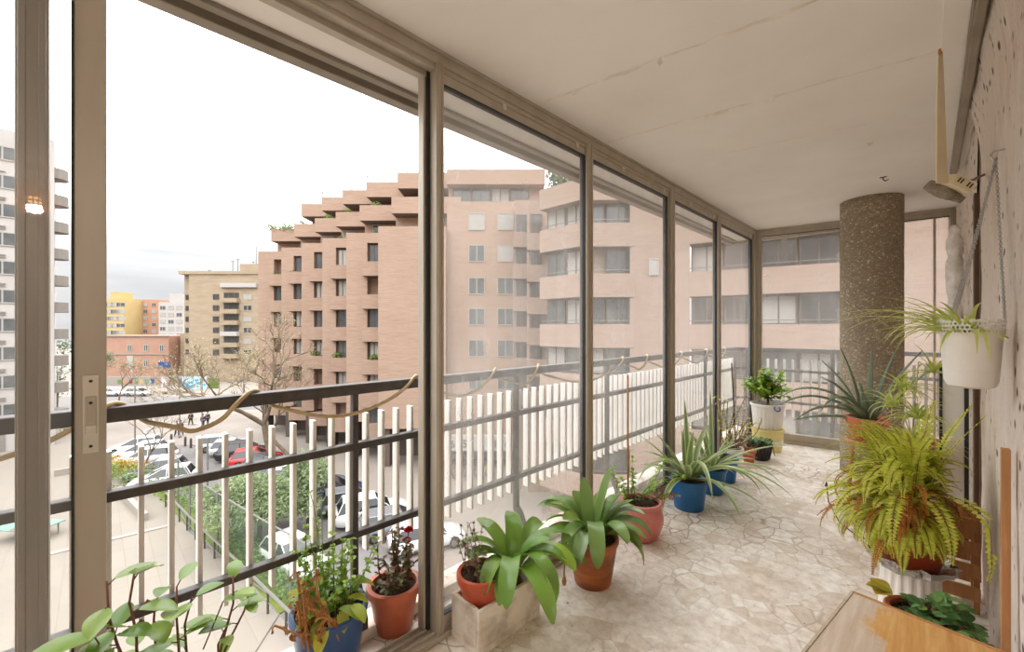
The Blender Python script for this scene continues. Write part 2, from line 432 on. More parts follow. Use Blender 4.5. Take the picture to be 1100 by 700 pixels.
M['leaf_rose'] = leafmat('rose leaf', [srgb(86,110,50), srgb(122,56,56), srgb(110,134,60), srgb(140,40,50)], 0.3, 0.4)
M['leaf_agave'] = leafmat('grey green strap', [srgb(126,148,100), srgb(146,164,116), srgb(134,156,116)], 0.2, 0.4)
M['leaf_agave_edge'] = leafmat('cream leaf margin', [srgb(206,212,160), srgb(192,204,140)], 0.3, 0.4)
M['leaf_aloe'] = leafmat('aloe leaf', [srgb(126,142,116), srgb(144,158,132), srgb(116,134,110)], 0.1, 0.4)
M['leaf_spider'] = leafmat('spider plant leaf', [srgb(206,218,112), srgb(222,228,140), srgb(190,208,98)], 0.4, 0.4)
M['leaf_spider_mid'] = leafmat('spider plant cream stripe', [srgb(226,228,160), srgb(214,220,140)], 0.4, 0.4)
M['leaf_fern'] = leafmat('fern leaflets', [srgb(208,214,76), srgb(234,230,104), srgb(190,206,70), srgb(240,228,118)], 0.5, 0.6)
M['leaf_fern_dry'] = leafmat('dry fern leaflets', [srgb(190,120,44), srgb(168,96,36), srgb(204,146,60)], 0.3, 0.8)
M['leaf_violet'] = leafmat('dark leaf', [srgb(74,112,60), srgb(108,146,88), srgb(92,132,78), srgb(134,164,96)], 0.2, 0.35)
M['leaf_variegated'] = leafmat('mottled leaf', [srgb(176,176,60), srgb(190,150,60), srgb(140,150,50)], 0.3, 0.4)
# street
def xg(r, g, b): return xs(r, g, b, 0.85)
M['ground'] = mat('pale street ground', xs(206,192,178,.4), 0.9, c2=xs(186,172,158,.4), scale=0.2)
M['asphalt'] = mat('asphalt', xs(154,148,144), 0.9, c2=xs(140,134,130), scale=0.5)
M['line'] = mat('road paint', xs(236,230,222), 0.8)
M['kerb'] = mat('kerb stone', xs(206,196,184), 0.9)
M['grass'] = mat('lawn', xs(150,160,70), 1.0, c2=xs(116,134,52), scale=1.5)
M['brick'] = brickmat('pink brick', xs(180,148,126,.62), xs(198,166,144,.62), xs(212,182,160,.62))
M['brick_soft'] = brickmat('pink grey brick', xs(178,150,132,.58), xs(192,164,146,.58), xs(204,178,160,.58))
M['brick_dark'] = mat('brick in recess', xs(150,106,86), 0.9, c2=xs(134,94,76))
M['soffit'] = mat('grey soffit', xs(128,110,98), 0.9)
M['pane'] = mat('building glass', xs(92,98,100), 0.08, c2=xs(128,132,130), scale=0.8, spec=0.7)
M['pane_dark'] = mat('dark building glass', xs(70,68,64), 0.1, c2=xs(100,96,92), scale=0.8, spec=0.7)
M['pane_blind'] = mat('window with white blind', xs(222,216,206), 0.5, c2=xs(206,200,190), scale=0.6)
M['win_frame'] = mat('brown window frame', xs(124,108,96), 0.6)
M['win_frame_white'] = mat('white window frame', xs(222,216,208), 0.6)
M['bal_glass'] = mat('railing metal', xs(150,142,136), 0.4, 0.3)
M['tower'] = mat('tower white panels', xs(214,208,202,.7), 0.85, c2=xs(200,194,188,.7), scale=0.3)
M['tower_band'] = mat('tower grey bands', xs(178,168,158), 0.85)
M['beige'] = mat('tan brick', xs(200,180,152,.62), 0.9, c2=xs(184,162,134,.62), scale=0.4, stretch=(1,1,4))
M['orange'] = mat('orange render', xs(222,170,138,.6), 0.9, c2=xs(214,160,128,.6), scale=0.3)
M['yellow'] = mat('yellow render', xs(230,202,140,.6), 0.9, c2=xs(222,192,128,.6), scale=0.3)
M['school'] = mat('red brick', xs(212,166,142,.6), 0.9, c2=xs(202,154,130,.6), scale=0.4)
M['white_bld'] = mat('white render', xs(222,216,210,.6), 0.9)
M['bark'] = mat('grey brown bark', xs(128,106,86), 0.95, c2=xs(160,140,116), scale=2)
M['twig'] = mat('pale twigs', xs(176,156,130), 0.95, c2=xs(150,128,104), scale=2)
M['leaf_plane'] = leafmat('thin spring leaves', [xg(196,180,146), xg(188,176,130), xg(200,188,158)], 0.25, 0.7)
M['leaf_pine'] = leafmat('pine needles', [xg(136,150,108), xg(154,166,126), xg(120,138,94)], 0.2, 0.7)
M['leaf_hedge'] = leafmat('hedge leaves', [xg(110,136,62), xg(140,160,84), xg(92,122,58)], 0.3, 0.6)
M['leaf_hedge_yellow'] = leafmat('yellow hedge leaves', [xg(196,180,60), xg(206,140,60), xg(160,164,60)], 0.3, 0.6)
M['leaf_tree'] = leafmat('tree leaves', [xg(92,116,82), xg(120,140,106), xg(80,104,76)], 0.3, 0.6)
M['tyre'] = mat('tyre', xs(40,38,38), 0.8)
M['hub'] = mat('wheel hub', xs(178,176,172), 0.35, 0.6)
M['car_glass'] = mat('car glass', xs(52,54,56), 0.06, spec=0.8)
M['lamp_red'] = mat('red lamp lens', xs(200,30,36), 0.3)
M['lamp_clear'] = mat('clear lamp lens', xs(226,226,222), 0.2)
M['mesh_fence'] = glassmat('fine green mesh', 0.24, tint=(0.95, 0.98, 0.95, 1), refl=0.0, dcol=(0.20, 0.26, 0.20, 1))
M['pole'] = mat('galvanised pole', xs(176,170,162), 0.5, 0.3)
M['mint'] = mat('mint green table', xs(150,196,178), 0.5)
M['sign_blue'] = mat('blue sign', xs(38,92,178), 0.5)
M['skin'] = mat('skin', xs(206,160,132), 0.6)
for nm, c in (('navy', xs(40,60,120)), ('black', xs(40,38,40)), ('jeans', xs(60,76,110)), ('brown', xs(110,80,66)), ('hair', xs(60,44,36))):
    M['cloth_'+nm] = mat('cloth '+nm, c, 0.9)
SKYSTR=7.4; EXPO=0.0

# ================================================================ camera, light
cam = bpy.data.cameras.new('camera'); co = bpy.data.objects.new('camera', cam); COL.objects.link(co)
cam.sensor_width = 36; cam.lens = F/1100*36; cam.clip_start = 0.02; cam.clip_end = 1500
co.location = (0, 0, EYE); co.rotation_euler = (PI/2, 0, PI/4)
cam.shift_y = 3.0/1100
SC.camera = co
w = bpy.data.worlds.new('overcast'); SC.world = w; w.use_nodes = True
nt = w.node_tree; bg = nt.nodes['Background']
tc = nt.nodes.new('ShaderNodeTexCoord'); sx = nt.nodes.new('ShaderNodeSeparateXYZ'); nt.links.new(tc.outputs['Generated'], sx.inputs[0])
rp = nt.nodes.new('ShaderNodeValToRGB'); nt.links.new(sx.outputs['Z'], rp.inputs['Fac'])
SKY = [(0.0, 0.122), (0.07, 0.122), (0.14, 0.16), (0.26, 0.46), (0.7, 1.0)]
e = rp.color_ramp.elements
while len(e) < len(SKY): e.new(0.5)
for i, (p, v) in enumerate(SKY): e[i].position = p; e[i].color = (v*0.985, v*0.995, v, 1)
mp = nt.nodes.new('ShaderNodeMapping'); mp.inputs['Scale'].default_value = (1.3, 1.3, 9.0); nt.links.new(tc.outputs['Generated'], mp.inputs['Vector'])
nz = nt.nodes.new('ShaderNodeTexNoise'); nz.inputs['Scale'].default_value = 1.5; nz.inputs['Detail'].default_value = 5; nt.links.new(mp.outputs[0], nz.inputs['Vector'])
cr = nt.nodes.new('ShaderNodeValToRGB'); nt.links.new(nz.outputs['Fac'], cr.inputs['Fac'])
cr.color_ramp.elements[0].position = 0.36; cr.color_ramp.elements[0].color = (0.78, 0.78, 0.80, 1)
cr.color_ramp.elements[1].position = 0.56; cr.color_ramp.elements[1].color = (1, 1, 1, 1)
mx = nt.nodes.new('ShaderNodeMix'); mx.data_type = 'RGBA'; mx.blend_type = 'MULTIPLY'; mx.inputs[0].default_value = 1.0
nt.links.new(rp.outputs[0], mx.inputs[6]); nt.links.new(cr.outputs[0], mx.inputs[7])
nt.links.new(mx.outputs[2], bg.inputs['Color']); bg.inputs['Strength'].default_value = SKYSTR
vs_ = SC.view_settings; vs_.view_transform = 'Standard'; vs_.look = 'None'; vs_.gamma = 1; vs_.use_curve_mapping = False; vs_.exposure = EXPO
SC.cycles.max_bounces = 10; SC.cycles.diffuse_bounces = 5; SC.cycles.transparent_max_bounces = 24; SC.cycles.glossy_bounces = 4
SC.cycles.sample_clamp_indirect = 6; SC.cycles.caustics_reflective = False; SC.cycles.caustics_refractive = False
SC.cycles.use_denoising = True

# ================================================================ room shell
CH = 2.3825
XG = -1.40          # inner face of the glazing
XW = 0.175          # rough wall
YB = 5.34           # back glazing
m = MB(); m.bb(-1.78, 0.60, -1.6, 5.82, -0.28, 0.0); m.bb(0.60, 4.2, -2.4, 2.2, -0.28, 0.0)
m.build('floor', M['floor'], None, kind='structure')
m = MB(); m.bb(-1.80, 4.2, -2.4, 5.82, CH, CH+0.25)
ceil = m.build('ceiling', M['ceiling'], None, kind='structure')
m = MB(); m.bb(-1.86, -1.80, -2.4, 5.88, CH-0.035, CH+0.25); m.bb(-1.86, 4.2, 5.82, 5.88, CH-0.035, CH+0.25)
m.bb(-1.775, -1.735, -2.4, 5.8, CH-0.018, CH+0.01)
m.build('fascia', M['alu_dark'], ceil, bevel=0.004)
def joint(p, q, wd=0.02):
    mb = MB(); n = 26; p = Vector(p); q = Vector(q); L = []; Rr = []
    for i in range(n+1):
        c = p.lerp(q, i/n); a = R.uniform(0.25, 1.0)*wd; off = R.uniform(-0.006, 0.006)
        L.append((c.x, c.y-a/2+off, CH-0.0008)); Rr.append((c.x, c.y+a/2+off, CH-0.0008))
    for i in range(n):
        mb.add([L[i], L[i+1], Rr[i+1], Rr[i], Vector(L[i])+Vector((0,0,0.004)), Vector(L[i+1])+Vector((0,0,0.004)), Vector(Rr[i+1])+Vector((0,0,0.004)), Vector(Rr[i])+Vector((0,0,0.004))], [(0,1,2,3),(0,4,5,1),(3,2,6,7)])
    mb.build('plaster_joint', M['ceil_joint'], ceil)
joint((-1.38, 1.568, CH), (0.03, 1.795, CH), 0.03)
joint((-1.373, 2.183, CH), (0.032, 2.41, CH), 0.022)
joint((-0.907, 2.856, CH), (-0.242, 2.991, CH), 0.008)
for (x, y, rz, L_) in ((-1.17, 1.595, 0.3, 0.07), (-0.79, 1.675, 1.9, 0.05), (-0.78, 2.275, 0.1, 0.13), (-0.25, 3.3, 0.2, 0.03), (-0.55, 2.315, .15, .05)):   # hanging flakes
    mb = MB(); c = Vector((x, y, CH)); d = Vector((math.cos(rz), math.sin(rz), 0)); s = Vector((-d.y, d.x, 0))
    mb.add([c-d*L_*.5, c+d*L_*.5, c+d*L_*.4+s*.012-Vector((0,0,.012)), c-d*L_*.3+s*.016-Vector((0,0,.016))], [(0,1,2,3)])
    mb.build('paint_flake', M['ceil_joint'], ceil, solid=0.0015)
# right wall: rough plaster from the doorway to a timber jamb, then smoother
wr = struct('wall_right', (XW, 1.9, 0))
def wavy_wall(x, y0, y1, z0, z1, amp, res=0.05, cove=0.0):
    mb = MB(); ny = int((y1-y0)/res); nzn = int((z1-z0)/res)
    vs = []
    for i in range(ny+1):
        for k in range(nzn+1):
            y = y0+(y1-y0)*i/ny; z = z0+(z1-z0)*k/nzn
            h = noise.noise(Vector((y*3.5, z*1.2, 3)))*amp+noise.noise(Vector((y*15, z*8, 9)))*amp*0.55
            q = max(0, min(1, (z-(CH-.32))/.32)); vs.append((x+h-cove*q*q, y, z))
    mb.add(vs, [(i*(nzn+1)+k, i*(nzn+1)+k+1, (i+1)*(nzn+1)+k+1, (i+1)*(nzn+1)+k) for i in range(ny) for k in range(nzn)])
    return mb
mb = wavy_wall(XW+0.006, 0.75, 3.10, 0, CH, 0.008, 0.04, 0.04); mb.build('plaster_face', M['plaster'], wr, smooth=True)
mb = MB(); mb.bb(XW+0.02, XW+0.22, 0.75, 3.10, 0, CH); mb.bb(XW+0.02, XW+0.22, -1.3, 0.75, 2.15, CH); mb.bb(XW+0.02, XW+0.22, -2.4, -1.3, 0, CH)
mb.bb(XW+0.02, XW+0.22, 3.10, YB+0.4, 0, CH); mb.build('masonry', M['white_wall'], wr)
mb = wavy_wall(XW+0.0, 3.22, YB+0.24, 0, CH, 0.005, 0.08); mb.build('plaster_return', M['plaster'], wr, smooth=True)
mb = MB(); mb.bb(XW+0.004, XW+0.06, 3.10, 3.16, 0, CH-0.08); mb.build('trim_1', M['wood_dark'], None, kind='structure', bevel=0.004)
mb = MB(); mb.bb(XW-0.014, XW+0.05, 3.16, 3.22, 0, 1.95); mb.build('trim_2', M['wood_dark'], None, kind='structure', bevel=0.004)
mb = MB(); mb.bb(0.104, 0.142, 0.2, 4.3, CH-0.028, CH-0.001); mb.bb(0.112, 0.138, 0.2, 4.3, CH-0.036, CH-0.026)
mb.build('trim_3', M['alu_dark'], None, kind='structure', bevel=0.003)
mb = MB(); mb.bb(0.034, 0.104, 0.2, 2.41, CH-0.012, CH+0.001); mb.build('trim_4', M['ceiling'], None, kind='structure', bevel=0.002)
# closing walls behind the camera and the room the photographer stands beside
mb = MB(); mb.bb(-1.8, 4.2, -2.5, -2.4, -0.2, CH+0.2); mb.build('wall_back', M['white_wall'], None, kind='structure')
mb = MB(); mb.bb(4.2, 4.3, -2.5, 2.3, -0.2, CH+0.2); mb.build('wall_far', M['white_wall'], None, kind='structure')
mb = MB(); mb.bb(XW+0.22, 4.3, 2.2, 2.3, -0.2, CH+0.2); mb.build('wall_side', M['white_wall'], None, kind='structure')
# pendant lamp in that room: wire globe
pl = thing('pendant_lamp', 'openwork pendant lamp glowing warm, seen as a reflection in the left window stile', 'lamp', (1.5, -0.294, CH))
mb = MB(); mb.tube([(1.5,-0.294,CH), (1.5,-0.294,2.24)], 0.004, 6); mb.lathe([(0.045, CH-0.025), (0.05, CH)], (1.5,-0.294,0), 16); mb.build('cord', M['black_plastic'], pl)
mb = MB()
for k in range(7):
    a = -1.1+k*0.37; mb.torus((1.5,-0.294,2.14+0.07*math.sin(a)), 0.15*math.cos(a), 0.005, (0,0,1), 28, 4)
for k in range(12):
    b = PI*k/12; mb.torus((1.5,-0.294,2.14), 0.10, 0.004, (math.cos(b), math.sin(b), 0), 24, 4)
mb.build('lamp_shade', M['wood'], pl)
mb = MB(); mb.ball((1.5,-0.294,2.14), 0.035, 12); mb.build('bulb', emat('warm bulb', srgb(255,206,140), 14), pl)
ld = bpy.data.lights.new('pendant_light', 'POINT'); ld.energy = 80; ld.color = (1, 0.92, 0.82); ld.shadow_soft_size = 0.04
lo = bpy.data.objects.new('pendant_light', ld); COL.objects.link(lo); lo.parent = pl; lo.location = (0, 0, 2.085-CH)

# column
mb = MB(); prof = [(0.214, 0.0)]+[(0.214+0.004*noise.noise(Vector((0, 0, z*4))), z) for z in [0.1*k for k in range(1, 24)]]+[(0.214, CH+0.02)]
mb.lathe(prof, (-0.36, 4.80, 0), 64)
colo = mb.build('concrete_column', M['aggregate'], None, smooth=True)
tag(colo, 'round dark column of rough exposed aggregate standing before the far glazing', 'column')

# ================================================================ glazing
def ridged_post(mb, x0, x1, y0, y1, z0, z1, mi=0):
    mb.bb(x0, x1, y0, y1, z0, z1, mi)
    mb.bb(x1-0.002, x1+0.005, y0+0.004, y0+(y1-y0)*0.32, z0, z1, mi); mb.bb(x1-0.002, x1+0.005, y1-(y1-y0)*0.32, y1-0.004, z0, z1, mi)
# fixed head, sill and mullions
gf = struct('trim_5', (XG-0.04, 2, 0))
mb = MB(); mb.bb(XG-0.085, XG, -2.4, YB, CH-.052, CH); mb.bb(XG-0.085, XG-0.01, -2.4, YB, CH-.072, CH-.05); mb.bb(XG, XG+0.012, -2.4, YB, CH-.013, CH)
mb.bb(XG-0.085, XG-0.05, -2.4, YB, CH-.095, CH-.065); mb.build('head_frame', M['alu'], gf, bevel=0.002)
mb = MB(); mb.bb(XG-0.10, XG+0.01, -2.4, YB, 0.0, 0.022)
for dx in (0.012, 0.045, 0.08): mb.bb(XG-dx-0.008, XG-dx, -2.4, YB, 0.02, 0.036)
mb.build('sill_track', M['alu'], gf, bevel=0.0015)
MULL = [(0.971, 1.008), (2.015, 2.075), (3.12, 3.195), (4.14, 4.21), (5.27, YB)]
for y0, y1 in MULL:
    mb = MB(); ridged_post(mb, XG-0.053, XG, y0, y1, 0.02, CH-.045); mb.build('mullion', M['alu'], gf, bevel=0.002)
mb = MB(); ridged_post(mb, XG-0.105, XG-0.055, -0.128, -0.076, 0.02, CH-.065); mb.build('mullion', M['alu'], gf, bevel=0.002)
mb = MB(); mb.bb(XG-0.062, XG-0.045, 0.955, 0.972, 0.03, CH-.065); mb.build('rubber_seal', M['rubber'], gf)
mb = MB(); mb.bb(XG-0.095, XG-0.055, 0.945, 0.962, 0.022, CH-.075); mb.build('guide_stile', M['alu'], gf, bevel=0.002)
# panes
def window(n, y0, y1, x, top, bot, gm, st_w=(0.04, 0.04), handle=False):
    wn = struct('window_%d' % n, (x, (y0+y1)/2, 0))
    mb = MB()
    mb.bb(x-0.014, x+0.014, y0, y1, top-0.06, top); mb.bb(x-0.014, x+0.014, y0, y1, bot, bot+0.05)
    a, b = st_w
    if a: mb.bb(x-0.014, x+0.014, y0, y0+a, bot+0.05, top-0.06)
    if b: mb.bb(x-0.014, x+0.014, y1-b, y1, bot+0.05, top-0.06)
    mb.build('frame', M['alu'], wn, bevel=0.002)
    mb = MB(); e = 0.004
    mb.bb(x-0.018, x+0.018, y0+a, y0+a+e, bot+0.05, top-0.06); mb.bb(x-0.018, x+0.018, y1-b-e, y1-b, bot+0.05, top-0.06)
    mb.bb(x-0.018, x+0.018, y0+a, y1-b, top-0.065, top-0.06); mb.bb(x-0.018, x+0.018, y0+a, y1-b, bot+0.05, bot+0.055)
    mb.build('gasket', M['rubber'], wn)
    mb = MB(); mb.add([(x, y0+a, bot+0.05), (x, y1-b, bot+0.05), (x, y1-b, top-0.06), (x, y0+a, top-0.06)], [(0,1,2,3)])
    mb.build('pane', gm, wn)
    for k in (0.35, 0.92):       # small catches on the top rail
        mb = MB(); yy = y0+(y1-y0)*k; mb.bb(x+0.012, x+0.022, yy-0.012, yy+0.012, top-0.04, top-0.012); mb.build('catch', M['steel_light'], wn, bevel=0.002)
    return wn
w1 = window(1, -1.2, 0.02, XG-0.022, CH-.055, 0.03, M['glass_clean'], (0.05, 0.055))
# latch plate on its stile
mb = MB(); mb.bb(XG-0.01, XG-0.004, -0.0205, 0.007, 0.966, 1.15)
lp = mb.build('latch_plate', M['steel_light'], w1, bevel=0.002)
mb = MB(); mb.bb(XG-0.006, XG+0.0, -0.0165, 0.003, 1.01, 1.10); mb.build('latch_slider', M['alu'], lp, bevel=0.002)
mb = MB(); mb.bb(XG-0.002, XG+0.004, -0.0155, 0.002, 1.01, 1.032); mb.build('latch_grip', M['steel_light'], lp, bevel=0.002)
for z in (0.982, 1.085, 1.136):
    mb = MB(); mb.tube([(XG-0.005, -0.007, z), (XG-0.0025+(0.003 if z == 1.085 else 0), -0.007, z)], 0.0035, 10); mb.build('screw', M['rubber'], lp)
window(2, 1.008, 2.015, XG-0.03, CH-.055, 0.03, M['glass_dusty'], (0.0, 0.0))
window(3, 2.075, 3.12, XG-0.03, CH-.055, 0.03, M['glass_dusty'], (0.0, 0.028))
window(4, 3.195, 4.14, XG-0.03, CH-.055, 0.03, M['glass_dusty'], (0.0, 0.0))
window(5, 4.21, 5.27, XG-0.03, CH-.055, 0.03, M['glass_dusty'], (0.0, 0.03))
# back glazing: runs slightly skew across the end
BK = Matrix.Translation((XG, YB, 0)) @ Matrix.Rotation(math.atan2(0.26, 1.546), 4, 'Z')
BL = 1.58
wb = struct('window_6', (-0.6, YB, 0))
def bkbuild(mb, nm, m, **kw):
    mb.v = [BK @ v for v in mb.v]; return mb.build(nm, m, wb, **kw)
mb = MB(); mb.bb(-.07, BL, 0, .07, CH-.035, CH); mb.bb(-.07, BL, .01, .06, CH-.075, CH-.034); mb.bb(-.07, BL, 0, .07, 0, .105); mb.bb(0, BL, -.02, .01, 0, .03)
mb.bb(-.07, .035, 0, .07, .10, CH-.03); mb.bb(.035, .06, .015, .05, .10, CH-.03); mb.bb(1.02, 1.09, 0, .07, .10, CH-.03); mb.bb(1.455, 1.47, .02, .05, .10, CH-.03); mb.bb(BL-.02, BL+.06, 0, .07, 0, CH)
bkbuild(mb, 'frame', M['alu'], bevel=0.002)
for x0, x1 in ((.06, 1.02), (1.09, BL-.02)):
    mb = MB(); mb.add([(x0, .03, .10), (x1, .03, .10), (x1, .03, CH-.07), (x0, .03, CH-.07)], [(0,1,2,3)]); bkbuild(mb, 'pane', M['glass_dusty'])
    mb = MB(); mb.bb(x0, x1, .008, .014, CH-.082, CH-.075); bkbuild(mb, 'gasket', M['rubber'])
# kerb along the slab edge, outside the glass
mb = MB(); mb.bb(-1.72, -1.60, -1.6, 5.7, 0.0, 0.05); mb.build('trim_6', M['concrete'], None, kind='structure', bevel=0.006)

# ================================================================ balcony railing
XR, YR = -1.70, 5.74
br = thing('balcony_railing', 'long dark steel balcony railing with white slats, running outside the glass', 'railing', (XR, 2.2, 0))
def rail_rod(name, y0, y1, z0, z1, dx=0.022):
    mb = MB(); mb.bb(XR-dx, XR+dx, y0, y1, z0, z1); mb.build(name, M['rail'], br, bevel=0.004)
rail_rod('top_rail', -1.55, YR, 0.988, 1.032, 0.028); rail_rod('rail_bar', -1.55, YR, 0.755, 0.785, 0.018); rail_rod('rail_bar', -1.55, YR, 0.388, 0.416, 0.018)
for k in range(7):
    y = -0.20+k*0.9675
    mb = MB(); mb.bb(XR-0.015, XR+0.015, y-0.012, y+0.012, 0.20, 0.99)
    p = mb.build('post', M['rail'], br, bevel=0.003)
    mb = MB(); mb.tube([(XR, y, 0.225), (XR+0.03, y, 0.2), (XR+0.085, y, 0.08)], 0.02, 4); mb.tube([(XR+0.085, y, 0.095), (XR+0.085, y, 0.05)], 0.018, 4)
    mb.build('post_foot', M['rail'], p)
y = -0.78; ns = 0
while y < YR-0.03:
    mb = MB(); mb.bb(XR-0.062, XR-0.022, y-0.0065, y+0.0065, 0.30, 0.895)
    mb.build('slat', M['slat'], br); y += 0.0735; ns += 1
bk = thing('balcony_railing', 'short railing end with thin white bars beyond the far glazing and column', 'railing', (-0.6, YR, 0))
for nm, z0, z1, d in (('top_rail', 0.988, 1.032, 0.028), ('rail_bar', 0.755, 0.785, 0.018), ('rail_bar', 0.388, 0.416, 0.018)):
    mb = MB(); mb.bb(XR+0.03, 0.5, YR-d, YR+d, z0, z1); mb.build(nm, M['rail'], bk, bevel=0.004)
for x in (-1.62, -0.75, 0.2):
    mb = MB(); mb.bb(x-0.018, x+0.018, YR-0.018, YR+0.018, 0.0, 0.99); mb.build('post', M['rail'], bk, bevel=0.003)
x = -1.55
while x < 0.45:
    mb = MB(); mb.bb(x-0.012, x+0.012, YR+0.017, YR+0.03, 0.22, 0.90); mb.build('slat', M['slat'], bk); x += 0.085
# cable wound along the top rail
wraps = [-0.55, 0.035, 0.392, 1.054, 1.56, 1.92, 2.914, 3.31, 4.0, 4.64, 5.2]
pts = []
for i, t in enumerate(wraps):
    pts += [(XR+0.036, t-0.07, 0.988), (XR+0.030, t-0.02, 1.036), (XR, t+0.01, 1.046), (XR-0.034, t+0.04, 1.02), (XR-0.03, t+0.07, 0.972), (XR+0.01, t+0.10, 0.966)]
    if i < len(wraps)-1:
        g = wraps[i+1]-t
        sag = 0.012+0.10*min(1, g/0.8)
        pts += [(XR+0.036, t+0.12+0.12*g, 0.974-sag*0.5), (XR+0.038, t+g*0.5, 0.972-sag*(0.8 if g < 0.5 else 0.75)), (XR+0.038, t+g*0.75, 0.974-sag*0.35)]
cu = bpy.data.curves.new('cable', 'CURVE'); cu.dimensions = '3D'; cu.bevel_depth = 0.0075; cu.bevel_resolution = 2
sp = cu.splines.new('NURBS'); sp.points.add(len(pts)-1)
for p, q in zip(sp.points, pts): p.co = (*q, 1)
sp.use_endpoint_u = True; sp.order_u = 4; sp.resolution_u = 6
cu.materials.append(M['cable']); cab = to_mesh('cable', cu)
tag(cab, 'beige cable wound in loops around the dark top rail of the railing', 'cable')
# ================================================================ pots and plants
def pot(t, x, y, z, rb, rt, h, m, rim=0.012, rimh=0.03, soil=0.025, lip=True, smooth_curve=None, soilm='soil', sx=1, sy=1):
    mb = MB()
    if smooth_curve: out = [(r, z+zz) for r, zz in smooth_curve]
    else:
        out = [(rb*0.96, z), (rb, z+0.006), (rt, z+h-rimh)]
        if lip: out += [(rt+rim, z+h-rimh), (rt+rim*1.15, z+h-rimh*0.5), (rt+rim, z+h), (rt+rim*0.4, z+h+0.003)]
        else: out += [(rt, z+h)]
    rt2 = out[-1][0]
    inn = [(rt2-0.012, z+h), (rt2-0.016, z+h-soil-0.02), (0.0, z+h-soil-0.02)]
    mb.lathe([(0.0, z)]+out+inn, (x, y, 0), 40, sx=sx, sy=sy)
    p = autosmooth(mb.build('pot', m, t), 35)
    mb = MB(); rs = rt2-0.014; n = 24
    vs = [(x, y, z+h-soil+0.008)]
    for j in (0.5, 1.0):
        for k in range(n):
            a = 2*PI*k/n; vs.append((x+rs*j*math.cos(a)*sx, y+rs*j*math.sin(a)*sy, z+h-soil+R.uniform(-0.004, 0.006)*(1 if j < 1 else 0)))
    fs = [(0, 1+k, 1+(k+1)%n) for k in range(n)]+[(1+k, 1+n+k, 1+n+(k+1)%n, 1+(k+1)%n) for k in range(n)]
    mb.add(vs, fs)
    for k in range(30):
        a = R.random()*6.28; q = rs*0.9*R.random()**0.5
        mb.ball((x+q*math.cos(a)*sx, y+q*math.sin(a)*sy, z+h-soil+0.004), R.uniform(0.004, 0.009), 5)
    mb.build('soil', M[soilm], t, smooth=True)
    return p
def stem_path(p, az, el, L, n=6, wob=0.25, rng=R, up=0.0):
    pts = [Vector(p)]
    for i in range(n):
        az += rng.gauss(0, wob); el = min(1.55, el+rng.gauss(0, wob*0.6)+up)
        pts.append(pts[-1]+Vector((math.cos(el)*math.cos(az), math.cos(el)*math.sin(az), math.sin(el)))*L/n)
    return pts

# ---- camellia in the near corner
rg = random.Random(5)
t = thing('camellia_plant', 'thin-stemmed shrub with glossy oval leaves in the near left corner, before the window stile', 'plant', (-1.12, 0.10, 0))
pot(t, -1.12, 0.10, 0, 0.12, 0.15, 0.30, M['terracotta'])
mb = MB(); ml = MB()
def camellia_stem(tip, base, leaves, bud=False):
    base = Vector(base); tip = Vector(tip); n = 8; pts = []
    for i in range(n+1):
        s = i/n; c = base.lerp(tip, s); c.x += rg.gauss(0, 0.006)+0.02*math.sin(s*PI); c.y += rg.gauss(0, 0.006); pts.append(c)
    mb.tube(pts, [0.0042-0.0022*i/n for i in range(n+1)], 5)
    return pts
# stems aimed at spots over the railing view
stems = [((-1.12, 0.003, 0.773), 6), ((-1.12, 0.043, 0.785), 5), ((-1.12, 0.08, 0.707), 4), ((-1.12, 0.122, 0.713), 6), ((-1.12, 0.145, 0.687), 5), ((-1.12, 0.225, 0.697), 6), ((-1.12, 0.258, 0.662), 4), ((-1.12, 0.204, 0.602), 3), ((-1.12, 0.02, 0.69), 4)]
for tip, nl in stems:
    P = camellia_stem(tip, (-1.12+rg.uniform(-.05,.05), 0.10+rg.uniform(-.05,.05), 0.27), nl)
    for k in range(nl):
        i = len(P)-1-int((k/nl)*3.2); b = P[i].lerp(P[i-1], rg.random())
        az = k*2.4+rg.uniform(-.5,.5)
        L = rg.uniform(0.045, 0.075)
        pe = b+Vector((math.cos(az)*0.012, math.sin(az)*0.012, 0.008)); mb.tube([b, pe], 0.0013, 4)
        ml.leaf(pe, az, rg.uniform(0.0, 0.8), L, L*0.56, rg.uniform(0.3, 1.2), 7, 0.28, 'oval')
for b, az, L in (((-1.09, 0.0, 0.69), -1.9, 0.13), ((-1.06, 0.02, 0.575), -0.2, 0.11), ((-1.1, 0.20, 0.66), 1.6, 0.075), ((-1.07, 0.07, 0.55), 0.9, 0.09)):
    ml.leaf(b, az, 0.15, L, L*0.5, 0.9, 8, 0.3, 'oval'); mb.tube([b, Vector(b).lerp(Vector((-1.12, 0.1, 0.4)), 0.35)], 0.0016, 4)
mb.build('stem', M['stem_red'], t, smooth=True); ml.build('foliage', M['leaf_camellia'], t, smooth=True)
mb = MB()
for q in ((-1.12, 0.075, 0.70), (-1.12, 0.065, 0.665)): mb.lathe([(0, -0.012), (0.007, -0.004), (0.006, 0.006), (0, 0.013)], q, 8)
mb.build('flower_bud', M['stem_red'], t, smooth=True)

